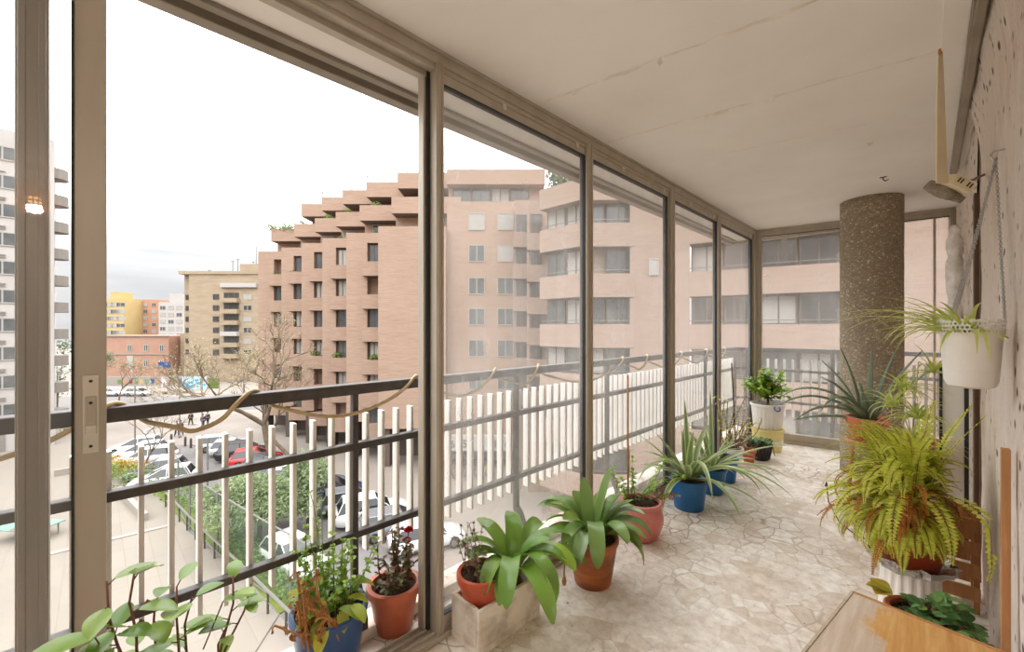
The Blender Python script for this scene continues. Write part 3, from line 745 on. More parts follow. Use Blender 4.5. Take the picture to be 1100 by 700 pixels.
# ---- blue pot outside with wilting mixed plants
def blob(mb, c, r, n, size, rng, mi=0, asp=0.6, flat=1.0):
    c = Vector(c)
    for _ in range(n):
        d = Vector((rng.gauss(0,1), rng.gauss(0,1), rng.gauss(0,1))).normalized()*rng.random()**0.5
        mb.card(c+Vector((d.x*r[0], d.y*r[1], d.z*r[2])), size*rng.uniform(0.6, 1.3), mi, rng, asp)
x, y = -1.565, 0.612
t = thing('mixed_pot_plant', 'blue pot outside with bright leafy growth and curled brown dead stems', 'plant', (x, y, 0))
pot(t, x, y, 0.0, 0.098, 0.126, 0.235, M['navy_plastic'], 0.008, 0.022, 0.05)
rg = random.Random(8)
mb = MB(); ml = MB()
for k in range(26):
    b = (x+rg.uniform(-.075,.02), y+rg.uniform(-.08,.08), 0.19)
    P = stem_path(b, rg.uniform(0, 6.28), rg.uniform(1.1, 1.5), rg.uniform(0.12, 0.36), 7, 0.2, rg)
    mb.tube(P, 0.0017, 4)
    for i, p in enumerate(P[1:]):
        for q in range(5):
            ml.leaf(p, rg.uniform(0, 6.28), rg.uniform(-.2, .9), rg.uniform(0.018, 0.036)*(1-0.06*i), 0.017, 0.9, 3, 0.2, 'oval')
for k in range(5):
    b = (x-0.02+rg.uniform(-.03,.05), y+rg.uniform(-.06,.06), 0.20); P = stem_path(b, rg.uniform(1.5, 4.5), 1.35, rg.uniform(0.3, 0.46), 9, 0.14, rg); mb.tube(P, 0.0014, 4)
    for i, p in enumerate(P[3:]):
        for q in range(3): ml.leaf(p, rg.uniform(0, 6.28), rg.uniform(0, .9), 0.016, 0.009, 0.6, 3, 0.2, 'oval')
mb.build('stem', M['stem_green'], t); ml.build('foliage', M['leaf_bright'], t, smooth=True)
ml = MB(); ms = MB()
for (bx, by, bz, az, L) in ((0.06, 0.02, 0.27, -0.3, .10), (0.07, -0.03, 0.28, -1.1, .10), (0.085, 0.0, 0.30, 0.5, .10), (0.05, 0.045, 0.30, 0.9, .09), (0.09, -0.05, 0.26, -0.6, .11), (0.1, 0.04, 0.3, 0.1, .10), (0.06, -0.06, .3, -1.6, .09), (.03, .07, .33, 1.2, .1), (.02, -.09, .37, -1.9, .07), (-.01,-.10,.36,-2.3,.06)):
    bz -= .08; ml.leaf((x+bx, y+by, bz+0.05), az, 0.35, L, L*0.42, 1.6, 7, 0.3, 'oval'); ms.tube([(x+bx, y+by, bz+0.05), (x+bx*0.7, y+by*0.8, 0.18)], 0.0022, 5)
ml.build('yellow_foliage', M['leaf_yellow'], t, smooth=True, label='yellowing pointed leaves'); ms.build('stem', M['stem_brown'], t)
ml = MB(); ms = MB()
for k in range(11):
    b = (x+rg.uniform(0.0,.12), y+rg.uniform(-.12,-.01), 0.18); P = stem_path(b, rg.uniform(-1.9, -0.6), 1.25, rg.uniform(0.10, 0.27), 9, 0.24, rg)
    ms.tube(P, 0.0036, 5)
    for p in P[3:]:
        for q in range(2): ml.leaf(p, rg.uniform(0, 6.28), rg.uniform(-.8, .8), rg.uniform(0.02, 0.045), 0.012, rg.uniform(2, 5), 6, 0.6, 'oval', twist=2)
for k in range(12):
    b = (x+rg.uniform(-.05,.09), y+rg.uniform(-.09,.07), 0.195); P = stem_path(b, rg.uniform(0, 6), 0.5, 0.10, 5, 0.4, rg); ms.tube(P, 0.003, 4)
ms.build('dead_stem', M['bamboo'], t, label='curled dry brown stem'); ml.build('dead_foliage', M['dry'], t, smooth=True)

# ---- rose in a terracotta pot outside
x, y = -1.60, 0.895
t = thing('rose_plant', 'rose with two red blooms in a terracotta pot outside the open window', 'plant', (x, y, 0))
pot(t, x, y, 0, 0.075, 0.100, 0.190, M['terra_plastic'], 0.012, 0.03, 0.02)
rg = random.Random(3); mb = MB(); ml = MB(); mf = MB()
for k in range(15):
    b = (x+rg.uniform(-.05,.05), y+rg.uniform(-.05,.05), 0.165); P = stem_path(b, rg.uniform(0, 6.28), rg.uniform(0.9, 1.45), rg.uniform(0.1, 0.22), 6, 0.14, rg); mb.tube(P, 0.0026, 5)
    for p in P[2:]:
        for q in range(4): ml.leaf(p, rg.uniform(0, 6.28), rg.uniform(-.3, .8), rg.uniform(0.018, 0.034), 0.017, 0.8, 4, 0.25, 'oval')
for q in ((-1.60, 0.965, 0.385), (-1.60, 0.955, 0.342)):
    mb.tube([(x, y+0.02, 0.165), (x+0.01, y+0.05, 0.28), q], 0.0025, 5)
    for k in range(14):
        a = k*2.4; ee = 1.4-k*0.09
        mf.leaf((q[0], q[1], q[2]-0.008), a, ee, 0.026, 0.03, -0.9, 4, -0.5, 'spat')
mb.build('stem', M['stem_brown'], t); ml.build('foliage', M['leaf_rose'], t, smooth=True); mf.build('flower', M['red_flower'], t, smooth=True)

# ---- stone trough with a small terracotta pot and a broad leaved plant
x0, x1, y0, y1, hz = -1.388, -1.212, 1.035, 1.39, 0.178
tr = thing('stone_trough', 'mossy pale concrete trough standing on the floor by the mullion', 'planter', ((x0+x1)/2, (y0+y1)/2, 0))
mb = MB(); wl = 0.018
mb.bb(x0, x1, y0, y1, 0, 0.03); mb.bb(x0, x0+wl, y0, y1, 0.03, hz); mb.bb(x1-wl, x1, y0, y1, 0.03, hz); mb.bb(x0+wl, x1-wl, y0, y0+wl, 0.03, hz); mb.bb(x0+wl, x1-wl, y1-wl, y1, 0.03, hz)
mb.build('trough', M['concrete'], tr, bevel=0.005)
mb = MB(); mb.bb(x0+wl, x1-wl, y0+wl, y1-wl, 0.03, 0.105); mb.build('soil', M['soil'], tr)
px_, py_ = -1.305, 1.125
t = thing('wispy_pot_plant', 'small thin wispy plant in a terracotta pot standing in the stone trough', 'plant', (px_, py_, 0.106))
pot(t, px_, py_, 0.106, 0.062, 0.094, 0.158, M['red_plastic'], 0.006, 0.03, 0.014)
rg = random.Random(12); mb = MB(); ml = MB()
for k in range(15):
    b = (px_+rg.uniform(-.05,.05), py_+rg.uniform(-.05,.05), 0.24); P = stem_path(b, rg.uniform(2.0, 5.2), rg.uniform(0.7, 1.45), rg.uniform(0.08, 0.22), 6, 0.24, rg); mb.tube(P, 0.0014, 4)
    for p in P[2:]:
        for q in range(4): ml.leaf(p, rg.uniform(0, 6.28), rg.uniform(-.3, .8), rg.uniform(0.010, 0.02), 0.010, 0.8, 3, 0.2, 'oval')
mb.build('stem', M['stem_brown'], t); ml.build('foliage', M['leaf_rose'], t, smooth=True)
t = thing('amaryllis_plant', 'broad strap-leaved green plant growing at the far end of the stone trough', 'plant', (-1.30, 1.30, 0.105))
ml = MB(); bx, by, bz = -1.295, 1.30, 0.10
mb = MB(); mb.lathe([(0.0, 0.1), (0.045, 0.105), (0.052, 0.13), (0.03, 0.18), (0.016, 0.21), (0, 0.21)], (bx, by, 0), 20); mb.build('bulb', M['stem_brown'], t, smooth=True)
for az, el, L, wd, dr in ((-0.75, 1.0, 0.40, 0.075, 2.6), (-0.25, 1.0, 0.42, 0.075, 2.7), (0.35, 0.95, 0.36, 0.07, 2.0), (-1.3, 1.2, 0.33, 0.075, 2.6), (1.1, 1.0, 0.33, 0.07, 1.8),
                          (2.2, 1.1, 0.30, 0.075, 1.5), (3.3, 1.25, 0.28, 0.08, 1.3), (-2.3, 1.3, 0.30, 0.08, 1.7), (0.05, 1.25, 0.34, 0.06, 2.0), (-0.5, 0.65, 0.42, 0.066, 2.0), (0.7, 0.6, 0.36, 0.062, 1.8), (1.7, 0.8, 0.34, 0.066, 1.7),
                          (0.15, 1.4, 0.25, 0.06, 1.1), (-1.0, 0.8, 0.30, 0.06, 2.2), (4.4, 1.0, .27, .07, 1.6)):
    ml.leaf((bx+0.015*math.cos(az), by+0.015*math.sin(az), 0.17), az, min(1.45, el+.4), L*1.12, wd*1.05, min(3.3, dr*1.25), 16, 0.36, 'broad', kink=R.uniform(-.4,.4), power=1.35, twist=R.uniform(-.6,.6))
ml.build('foliage', M['leaf_amaryllis'], t, smooth=True)

# ---- clivia in the tall brown pot
x, y = -1.19, 1.76
t = thing('clivia_plant', 'clivia with thick arching strap leaves in a tall brown terracotta pot', 'plant', (x, y, 0))
pot(t, x, y, 0, 0.090, 0.122, 0.225, M['terra_wet'], 0.006, 0.02, 0.02)
ml = MB(); rg = random.Random(21)
for k in range(30):
    side = k % 2; az = (0.5 if side else 0.5+PI)+rg.gauss(0, 0.75); ring = k/30
    el = 0.95+0.5*ring+rg.uniform(-.1, .1); L = rg.uniform(0.32, 0.42)*(1-0.25*ring); dr = rg.uniform(2.5, 3.3)*(1.05-0.6*ring)
    ml.leaf((x+0.03*math.cos(az), y+0.03*math.sin(az), 0.21), az, el, L, rg.uniform(0.055, 0.07), dr, 14, 0.36, 'broad', kink=rg.uniform(-.4, .4), power=1.35, twist=rg.uniform(-.6, .6))
ml.leaf((x, y, 0.22), -0.9, 1.25, 0.44, 0.074, 3.0, 14, 0.2, 'broad', power=1.2); ml.leaf((x, y, 0.22), -1.4, 1.2, 0.34, 0.066, 2.9, 14, 0.2, 'broad', power=1.2)
ml.leaf((x, y+.02, 0.22), 1.2, 1.45, 0.34, 0.06, 0.35, 12, 0.3, 'broad'); ml.leaf((x-.02, y, 0.22), 2.6, 1.45, 0.28, 0.065, 0.3, 12, 0.3, 'broad')
ml.leaf((x+.02, y+.02, 0.22), 0.5, 1.4, 0.28, 0.066, 0.6, 12, 0.3, 'broad')
ml.build('foliage', M['leaf_clivia'], t, smooth=True)
mb = MB(); mb.tube([(x-.05, y-.09, .23), (x-.075, y-.13, .15), (x-.07, y-.14, .05)], 0.004, 5); mb.ball((x-.068, y-.142, 0.03), (0.012, .012, .024), 8); mb.build('dry_leaf', M['dry'], t, smooth=True)

# ---- pink bulbous pot
x, y = -1.235, 2.345
t = thing('pink_pot_plant', 'sparse yellow green sprigs in a round pink glazed pot', 'plant', (x, y, 0))
cv = [(0.08, 0), (0.094, 0.008), (0.098, 0.014), (0.092, 0.022), (0.112, 0.05), (0.128, 0.10), (0.128, 0.14), (0.116, 0.178), (0.11, 0.188), (0.112, 0.196), (0.122, 0.205), (0.124, 0.214), (0.118, 0.222)]
pot(t, x, y, 0, 0, 0, 0.222, M['pink_glaze'], smooth_curve=cv, soil=0.02)
rg = random.Random(31); mb = MB(); ml = MB(); md = MB()
for k in range(9):
    b = (x-0.04+rg.uniform(-.04,.04), y-0.0+rg.uniform(-.05,.05), 0.2); P = stem_path(b, rg.uniform(0, 6.28), rg.uniform(0.9, 1.45), rg.uniform(0.12, 0.30), 7, 0.2, rg); mb.tube(P, 0.0018, 4)
    for p in P[2:]:
        for q in range(4): ml.leaf(p, rg.uniform(0, 6.28), rg.uniform(-.3, .7), rg.uniform(0.02, 0.035), 0.016, 0.8, 4, 0.2, 'oval')
P = stem_path((x-.03, y, .2), 0.9, 1.0, 0.36, 8, 0.1, rg, -0.12); mb.tube(P, 0.002, 4)
for p in P[2:]:
    for q in range(5): ml.leaf(p, rg.uniform(0, 6.28), rg.uniform(-.6, .4), 0.04, 0.015, 0.8, 4, 0.2, 'oval')
for k in range(5):
    P = stem_path((x+.02, y+.06, .19), rg.uniform(0.5, 1.8), 0.9, 0.2, 6, 0.25, rg, -0.15); mb.tube(P, 0.0018, 4)
    for p in P[2:]:
        for q in range(3): md.leaf(p, rg.uniform(0, 6.28), rg.uniform(-.6, .4), 0.022, 0.012, 2, 4, 0.4, 'oval')
mb.build('stem', M['stem_green'], t); ml.build('foliage', M['leaf_bright'], t, smooth=True); md.build('dry_foliage', M['dry'], t, smooth=True)
mb = MB(); mb.tube([(x-.055, y-.06, 0.17), (x-.062, y-.05, 0.98)], 0.006, 7); cane = mb.build('cane', M['bamboo'], None, smooth=True)
tag(cane, 'upright brown cane stuck in the pink pot', 'cane')

# ---- striped agaves in blue pots
def agave(x, y, seed, pm, rt, h, n, Lr, lab, extra=()):
    t = thing('agave_plant', lab, 'plant', (x, y, 0))
    pot(t, x, y, 0, rt*0.8, rt, h, pm, 0.006, 0.016, 0.02)
    ml = MB(); rg = random.Random(seed)
    for k in range(n):
        az = k*2.39996+rg.uniform(-.25, .25); ring = k/n
        el = 0.35+1.05*ring+rg.uniform(-.12, .12); L = rg.uniform(*Lr)*(1-0.3*ring); dr = rg.uniform(0.6, 1.7)*(1.1-0.75*ring)
        hit = x+L*0.8*math.cos(az)*math.cos(el) < XG-0.0
        if hit: L *= 0.5; dr *= 0.5
        ml.leaf((x+0.02*math.cos(az), y+0.02*math.sin(az), h), az, el, L, rg.uniform(0.042, 0.054), dr, 14, 0.5, 'strap', 0, 1, kink=rg.uniform(-.25, .25), power=1.4)
    for az, el, L, wd, dr in extra: ml.leaf((x, y, h), az, el, L, wd, dr, 16, 0.5, 'strap', 0, 1, power=1.4)
    ml.build('foliage', [M['leaf_agave'], M['leaf_agave_edge']], t, smooth=True)
agave(-1.20, 2.965, 4, M['blue_plastic'], 0.120, 0.205, 24, (0.42, 0.60), 'arching cream-edged agave in the front blue pot beside the pink pot',
      ((-0.95, 0.95, 0.68, 0.044, 2.2), (-0.35, 0.75, 0.70, 0.042, 1.6), (-0.1, 0.65, 0.72, 0.04, 1.5), (0.15, 0.7, 0.66, 0.04, 1.3), (-2.0, 0.9, 0.55, 0.042, 2.3), (2.2, 1.45, 0.55, 0.04, 0.25), (-2.6, 0.8, 0.5, 0.04, .3)))
agave(-1.19, 3.37, 9, M['blue_plastic'], 0.105, 0.19, 17, (0.36, 0.52), 'agave in the middle blue pot, behind the front blue pot', ((0.5, 0.6, 0.6, 0.038, 0.6), (-0.3, 0.6, 0.58, 0.036, 1.4), (2.0, 1.5, .6, .035, .2)))
x, y = -1.2, 3.70
t = thing('leggy_pot_plant', 'leggy dry twigs in the farthest blue pot, with bare soil', 'plant', (x, y, 0))
pot(t, x, y, 0, 0.08, 0.098, 0.20, M['blue_plastic'], 0.006, 0.016, 0.012)
rg = random.Random(41); mb = MB(); ml = MB()
for k in range(6):
    P = stem_path((x+rg.uniform(-.04,.04), y+rg.uniform(-.04,.04), .18), rg.uniform(0, 6.28), 1.4, rg.uniform(0.25, 0.6), 8, 0.1, rg); mb.tube(P, 0.003, 5)
    for p in P[4:]:
        for q in range(3): ml.leaf(p, rg.uniform(0, 6.28), rg.uniform(-.3, .7), 0.03, 0.016, 1.2, 4, 0.2, 'oval')
mb.build('stem', M['stem_brown'], t); ml.build('foliage', M['leaf_yellow'], t, smooth=True)

# ---- small pots before the corner
x, y = -1.275, 4.14
t = thing('twiggy_pot_plant', 'twiggy succulent with sparse leaves in a small white pot', 'plant', (x, y, 0))
pot(t, x, y, 0, 0.07, 0.086, 0.17, M['white_plastic'], 0.006, 0.02, 0.012)
rg = random.Random(44); mb = MB(); ml = MB()
for k in range(16):
    P = stem_path((x+rg.uniform(-.04,.04), y+rg.uniform(-.04,.04), .15), rg.uniform(-1.5, 3.0), rg.uniform(0.8, 1.4), rg.uniform(0.18, 0.42), 7, 0.2, rg); mb.tube(P, 0.0035, 5)
    for p in P[4:]:
        for q in range(3): ml.leaf(p, rg.uniform(0, 6.28), rg.uniform(0, .9), 0.032, 0.016, 0.7, 4, 0.2, 'oval')
mb.build('stem', M['stem_red'], t); ml.build('foliage', M['leaf_yellow'], t, smooth=True)
mb = MB(); mb.tube([(x+.02, y+.03, 0.12), (x-.07, y+.20, .93)], 0.007, 6); cane = mb.build('cane', M['stem_brown'], None); tag(cane, 'leaning dark cane standing in the small white pot', 'cane')
x, y = -1.195, 4.335
t = thing('succulent_plant', 'low brown succulent in a small orange terracotta pot', 'plant', (x, y, 0))
pot(t, x, y, 0, 0.042, 0.056, 0.13, M['terra_plastic'], 0.008, 0.022, 0.01)
ml = MB(); rg = random.Random(45)
for k in range(40): ml.leaf((x+rg.uniform(-.035,.035), y+rg.uniform(-.035,.035), .12), rg.uniform(0, 6.28), rg.uniform(.3, 1.4), rg.uniform(.05, .11), 0.012, rg.uniform(.3, 1.6), 5, 0.3, 'taper')
ml.build('foliage', M['dry'], t, smooth=True)
x, y = -1.165, 4.56
t = thing('basket_plant', 'low leafy plant in a black openwork basket beside the yellow bucket', 'plant', (x, y, 0))
mb = MB(); mb.lathe([(0, 0), (0.08, 0.0), (0.085, 0.02), (0.105, 0.135), (0.113, 0.14), (0.113, 0.15), (0.10, 0.15), (0.095, 0.12), (0, 0.12)], (x, y, 0), 28)
for k in range(20):
    a = 2*PI*k/20; mb.tube([(x+.087*math.cos(a), y+.087*math.sin(a), .01), (x+.11*math.cos(a+.16), y+.11*math.sin(a+.16), .14)], 0.004, 4); mb.tube([(x+.087*math.cos(a), y+.087*math.sin(a), .01), (x+.11*math.cos(a-.16), y+.11*math.sin(a-.16), .14)], 0.004, 4)
autosmooth(mb.build('basket', M['black_plastic'], t)); mb = MB(); mb.lathe([(0.098, 0.121), (0.05, 0.135), (0, 0.138)], (x, y, 0), 16); mb.build('soil', M['soil'], t)
ml = MB(); rg = random.Random(46)
for k in range(130): ml.leaf((x+rg.uniform(-.085,.085), y+rg.uniform(-.085,.085), .14+rg.uniform(0, .05)), rg.uniform(0, 6.28), rg.uniform(-.2, 1.2), rg.uniform(.03, .06), 0.022, 1.0, 4, 0.25, 'oval')
ml.build('foliage', M['leaf_violet'], t, smooth=True)
mb = MB(); mb.torus((x+.115, y+.02, .10), .05, .003, (1, .3, .2), 20, 5); mb.build('handle', M['black_plastic'], t)

# ---- bucket tower with bush
x, y = -1.195, 4.975
t = thing('bucket', 'pale yellow plastic bucket on the floor under the white pot', 'bucket', (x, y, 0))
mb = MB(); mb.lathe([(0, 0), (0.125, 0), (0.128, 0.01), (0.146, 0.205), (0.154, 0.21), (0.154, 0.226), (0.142, 0.226), (0.138, 0.21), (0, 0.208)], (x, y, 0), 40)
autosmooth(mb.build('body', M['yellow_plastic'], t))
mb = MB(); mb.bb(x+0.10, x+0.142, y-0.065, y-0.05, 0.09, 0.13); mb.lathe([(0.1372, 0.08), (0.1395, 0.115)], (x, y, 0), 40); mb.build('label_band', M['white_plastic'], t)
t = thing('shrub_plant', 'small bright green shrub in a ribbed white pot on the yellow bucket', 'plant', (x, y, 0.227))
mb = MB(); n = 96; prof = [(0.122, 0.227), (0.125, 0.234), (0.146, 0.455), (0.160, 0.46), (0.162, 0.482), (0.15, 0.485), (0.145, 0.44), (0, 0.438)]
for r, z in prof: pass
vs = []; 
for i, (r, z) in enumerate(prof):
    for k in range(n):
        rr = r+(0.004 if (k % 4 in (0, 1)) else 0.0)*(1 if i in (1, 2) else 0); a = 2*PI*k/n
        vs.append((x+rr*math.cos(a), y+rr*math.sin(a), z))
mb.add(vs, [(i*n+k, i*n+(k+1)%n, (i+1)*n+(k+1)%n, (i+1)*n+k) for i in range(len(prof)-1) for k in range(n)]+[tuple(range(n))[::-1]])
p = autosmooth(mb.build('pot', M['white_plastic'], t), 25)
for a in (-0.8, -0.8+PI):
    mb = MB(); c = Vector((x+.165*math.cos(a), y+.165*math.sin(a), .455)); mb.torus(c, .028, .006, (math.cos(a), math.sin(a), .5), 18, 6); mb.build('handle', M['blue_bit'], p, label='bright blue handle')
mb = MB(); mb.lathe([(0.147, 0.442), (0.07, 0.458), (0, 0.46)], (x, y, 0), 20); mb.build('soil', M['soil'], t, smooth=True)
rg = random.Random(50); mb = MB(); ml = MB(); my = MB()
mb.tube([(x, y, .44), (x+.005, y+.01, .54), (x-.01, y, .61)], [.014, .011, .009], 7)
for k in range(46):
    P = stem_path((x-.005, y, rg.uniform(.50, .62)), rg.uniform(0, 6.28), rg.uniform(0.2, 1.35), rg.uniform(.12, .29), 7, 0.2, rg, 0.02)
    P = [p if p.x > XG+0.02 else Vector((XG+0.02, p.y, p.z)) for p in P]
    mb.tube(P, 0.0026, 4)
    for p in P[2:]:
        for q in range(5): (my if rg.random() < .04 else ml).leaf(p, rg.uniform(0, 6.28), rg.uniform(-.4, .8), rg.uniform(.035, .06), 0.03, 1.0, 4, 0.22, 'oval')
mb.build('stem', M['stem_brown'], t); ml.build('foliage', M['leaf_bright'], t, smooth=True); my.build('autumn_foliage', M['dry'], t, smooth=True)

# ================================================================ right-hand side
# two round stools behind the fern
for sx_, sy_, lab in ((-0.30, 3.75, 'round wooden stool under the aloe pot, mostly hidden by the fern'), (-0.07, 3.30, 'round wooden stool under the standing spider plant, hidden behind the fern')):
    b = thing('stool', lab, 'stool', (sx_, sy_, 0))
    mb = MB(); mb.lathe([(0, .470), (.115, .470), (.122, .476), (.122, .490), (.115, .497), (0, .497)], (sx_, sy_, 0), 28); autosmooth(mb.build('seat', M['wood_brown'], b))
    for k in range(3):
        a = 2.1*k+.9; mb = MB(); mb.tube([(sx_+.08*math.cos(a), sy_+.08*math.sin(a), .472), (sx_+.11*math.cos(a), sy_+.11*math.sin(a), 0)], .014, 8); mb.build('leg', M['wood_brown'], b)
x, y = -0.30, 3.75
t = thing('aloe_plant', 'grey green aloe with long arching tapered leaves in a terracotta pot behind the fern', 'plant', (x, y, .498))
pot(t, x, y, .498, 0.085, 0.112, 0.155, M['terra_plastic'], 0.012, 0.04, 0.02)
ml = MB(); rg = random.Random(61)
for az, el, L, wd, dr in ((3.5, 1.0, .58, .05, 1.9), (3.8, .75, .60, .05, 1.5), (4.1, .55, .58, .05, 1.3), (4.3, .95, .55, .05, 1.9), (3.2, 1.25, .46, .05, .55), (2.9, 1.4, .5, .05, .25), (0.8, 1.3, .52, .05, .25), (0.5, 1.15, .55, .05, .3), (4.6, 1.2, .34, .05, .6), (1.4, 1.45, .5, .048, .15), (0.2, 1.0, .50, .046, .35), (5.2, .9, .4, .046, .8), (3.9, 1.1, .42, .046, .8), (3.6, .15, .42, .05, .6), (4.4, .7, .48, .05, 1.2)):
    ml.leaf((x+.02*math.cos(az), y+.02*math.sin(az), .64), az, el, L, wd, dr, 14, 0.7, 'taper', power=1.3)
ml.build('foliage', M['leaf_aloe'], t, smooth=True, solid=0.006)
# spider plant standing beside the aloe
x, y = -0.07, 3.30
t = thing('spider_plant', 'pale spider plant with drooping plantlets in a terracotta pot behind the fern', 'plant', (x, y, .498))
pot(t, x, y, .498, 0.08, 0.10, 0.14, M['terra_plastic'], 0.01, 0.035, 0.02)
def rosette(ml, c, n, Lr, rg, wd=0.012, e0=0.2, e1=1.2, dr=(0.8, 2.2)):
    for k in range(n):
        az = rg.uniform(0, 6.28)
        ml.leaf(c, az, rg.uniform(e0, e1), rg.uniform(*Lr), wd*rg.uniform(.8, 1.2), rg.uniform(*dr), 9, 0.45, 'taper', 0, 1, kink=rg.uniform(-.3, .3))
ml = MB(); mb = MB(); rg = random.Random(62)
rosette(ml, (x, y, .62), 34, (.2, .3), rg, .018)
for q, n_ in (((-.097, 3.0, .945), 34), ((-.044, 3.0, .80), 40), ((.015, 3.0, 1.04), 24), ((-.14, 3.05, .84), 24)): rosette(ml, q, n_, (.11, .23), rg, .017, 0.0, 1.35)
mb.tube([(x, y, .63), (x-.03, y-.08, .9), (-.097, 3.0, .94)], .0022, 5); mb.tube([(x, y, .63), (x+.02, y-.1, .85), (-.044, 3.0, .79)], .0022, 5); mb.tube([(x, y, .63), (x+.03, y-.1, 1.08), (.015, 3.0, 1.04)], .0022, 5); mb.tube([(x, y, .63), (x-.05, y-.15, .88), (-.14, 3.05, .83)], .0022, 5)
for v_ in ml.v: v_.x = min(v_.x, XW-.012)
ml.build('foliage', [M['leaf_spider'], M['leaf_spider_mid']], t, smooth=True); mb.build('runner', M['stem_green'], t)

# ---- the big fern on a white stand
x, y = -0.06, 2.53
s = thing('plant_stand', 'white ribbed stand with crumpled foil on top, under the fern pot', 'stand', (x, y, 0))
mb = MB(); n = 72; vs = []
prof = [(0.105, 0.0), (0.108, 0.01), (0.098, 0.21), (0.104, 0.215), (0.104, 0.235), (0.0, 0.235)]
for i, (r, z) in enumerate(prof):
    for k in range(n):
        rr = max(0, r-(0.006 if (k % 4 in (0, 1) and i in (1, 2)) else 0)); a = 2*PI*k/n; vs.append((x+rr*math.cos(a), y+rr*math.sin(a), z))
mb.add(vs, [(i*n+k, i*n+(k+1)%n, (i+1)*n+(k+1)%n, (i+1)*n+k) for i in range(len(prof)-1) for k in range(n)]+[tuple(range(n))[::-1]])
autosmooth(mb.build('body', M['white_plastic'], s), 20)
mb = MB(); n = 40; vs = []; rg = random.Random(70)
for i, (r, z) in enumerate([(0.0, .2362), (.07, .2362), (.10, .237), (.13, .25), (.145, .262), (.135, .24), (.11, .222)]):
    for k in range(n):
        a = 2*PI*k/n; rr = r*(1+(rg.gauss(0, .05) if i > 2 else 0)); vs.append((x+rr*math.cos(a), y+rr*math.sin(a), z+(rg.gauss(0, .006) if i > 2 else 0)))
mb.add(vs, [(i*n+k, i*n+(k+1)%n, (i+1)*n+(k+1)%n, (i+1)*n+k) for i in range(6) for k in range(n)])
mb.build('foil_tray', M['foil'], s, solid=0.001)
t = thing('fern_plant', 'big yellow green sword fern in an orange pot on the white stand', 'plant', (x, y, .237))
pot(t, x, y, .237, 0.095, 0.125, 0.15, M['red_plastic'], 0.01, 0.03, 0.02)
ml = MB(); md = MB(); mr = MB(); rg = random.Random(71)
def frond(mb, base, az, el, L, dr, wmax, power=1.2, kink=0.0, n=30):
    p = Vector(base); ds = L/n; P = [p.copy()]
    for i in range(n):
        tt = (i+1)/n; e = el-dr*tt**power; a = az+kink*tt
        d = Vector((math.cos(e)*math.cos(a), math.cos(e)*math.sin(a), math.sin(e)))
        p = p+d*ds
        if p.x > XW-0.02: p.x = XW-0.02
        P.append(p.copy())
        if i > 3:
            side = Vector((-math.sin(a), math.cos(a), 0)); nor = d.cross(side)
            w = wmax*(math.sin(PI*min(1, .12+tt*.9))**.6 if tt < .95 else .25)
            for sgn in (-1, 1):
                u = (side*sgn+d*0.28+nor*rg.uniform(-.15, .15)).normalized(); hw = ds*0.56
                q = p+u*w; mid = p+u*w*.45
                if max(q.x, mid.x) > XW-.004: continue
                mb.add([p-d*hw*.6, mid-d*hw-nor*.0015, q, mid+d*hw-nor*.0015], [(0,1,2,3)])
    mr.tube(P[::3], [.0018-.0012*k/len(P[::3]) for k in range(len(P[::3]))], 4)
for k in range(250):
    az = rg.uniform(0, 6.28); el = rg.uniform(0.1, 1.5); L = rg.uniform(.15, .29)
    if math.cos(az) > 0.25: L *= 0.6; el = max(el, 1.0)
    z0 = rg.uniform(.40, .70); q0 = rg.uniform(.02, .12)*(.4 if math.cos(az) > .25 else 1)
    frond(ml, (x+q0*math.cos(az), y+q0*math.sin(az), z0), az, el, L, rg.uniform(.6, 2.2), rg.uniform(.024, .034), kink=rg.uniform(-.4, .4))
for az, el, L, dr in ((-0.9, 1.0, .55, 2.9), (-1.2, .9, .42, 2.7), (-1.7, 1.0, .42, 2.8), (-2.3, .9, .40, 2.4), (-2.8, .7, .36, 2.0), (0.5, 1.45, .46, .5), (-.3, 1.4, .46, .5), (1.2, 1.45, .46, .5)):
    frond(ml, (x+.05*math.cos(az), y+.05*math.sin(az), .50), az, el, L, dr, .034)
for k in range(46):
    az = rg.uniform(-2.9, -.3); frond(ml, (x+.11*math.cos(az)*(.5 if math.cos(az) > .25 else 1), y+.11*math.sin(az), rg.uniform(.38, .47)), az, rg.uniform(.3, 1.0), rg.uniform(.17, .26)*(.7 if math.cos(az) > .4 else 1), rg.uniform(2.0, 2.8), .028)
    az = rg.uniform(2.5, 7.0); frond(md, (x+.1*math.cos(az)*(.4 if math.cos(az) > .25 else 1), y+.1*math.sin(az), rg.uniform(.40, .58)), az, rg.uniform(.2, 1.1), rg.uniform(.18, .32)*(0.6 if math.cos(az) > .3 else 1), rg.uniform(1.4, 3.0), .02)
ml.build('foliage', M['leaf_fern'], t, smooth=False); md.build('dry_foliage', M['leaf_fern_dry'], t, label='dry orange brown fronds'); mr.build('stem', M['stem_brown'], t)
mb = MB(); mb.tube([(x-.11, y-.03, .30), (x-.17, y-.04, .30), (x-.24, y-.03, .34), (x-.285, y-.01, .42), (x-.295, y, .50)], .0028, 6); mb.lathe([(0.007, -.01), (0, .02)], (x-.295, y, .50), 8); mb.build('dry_stem', M['stem_brown'], t, smooth=True, label='bare curved dry stem')
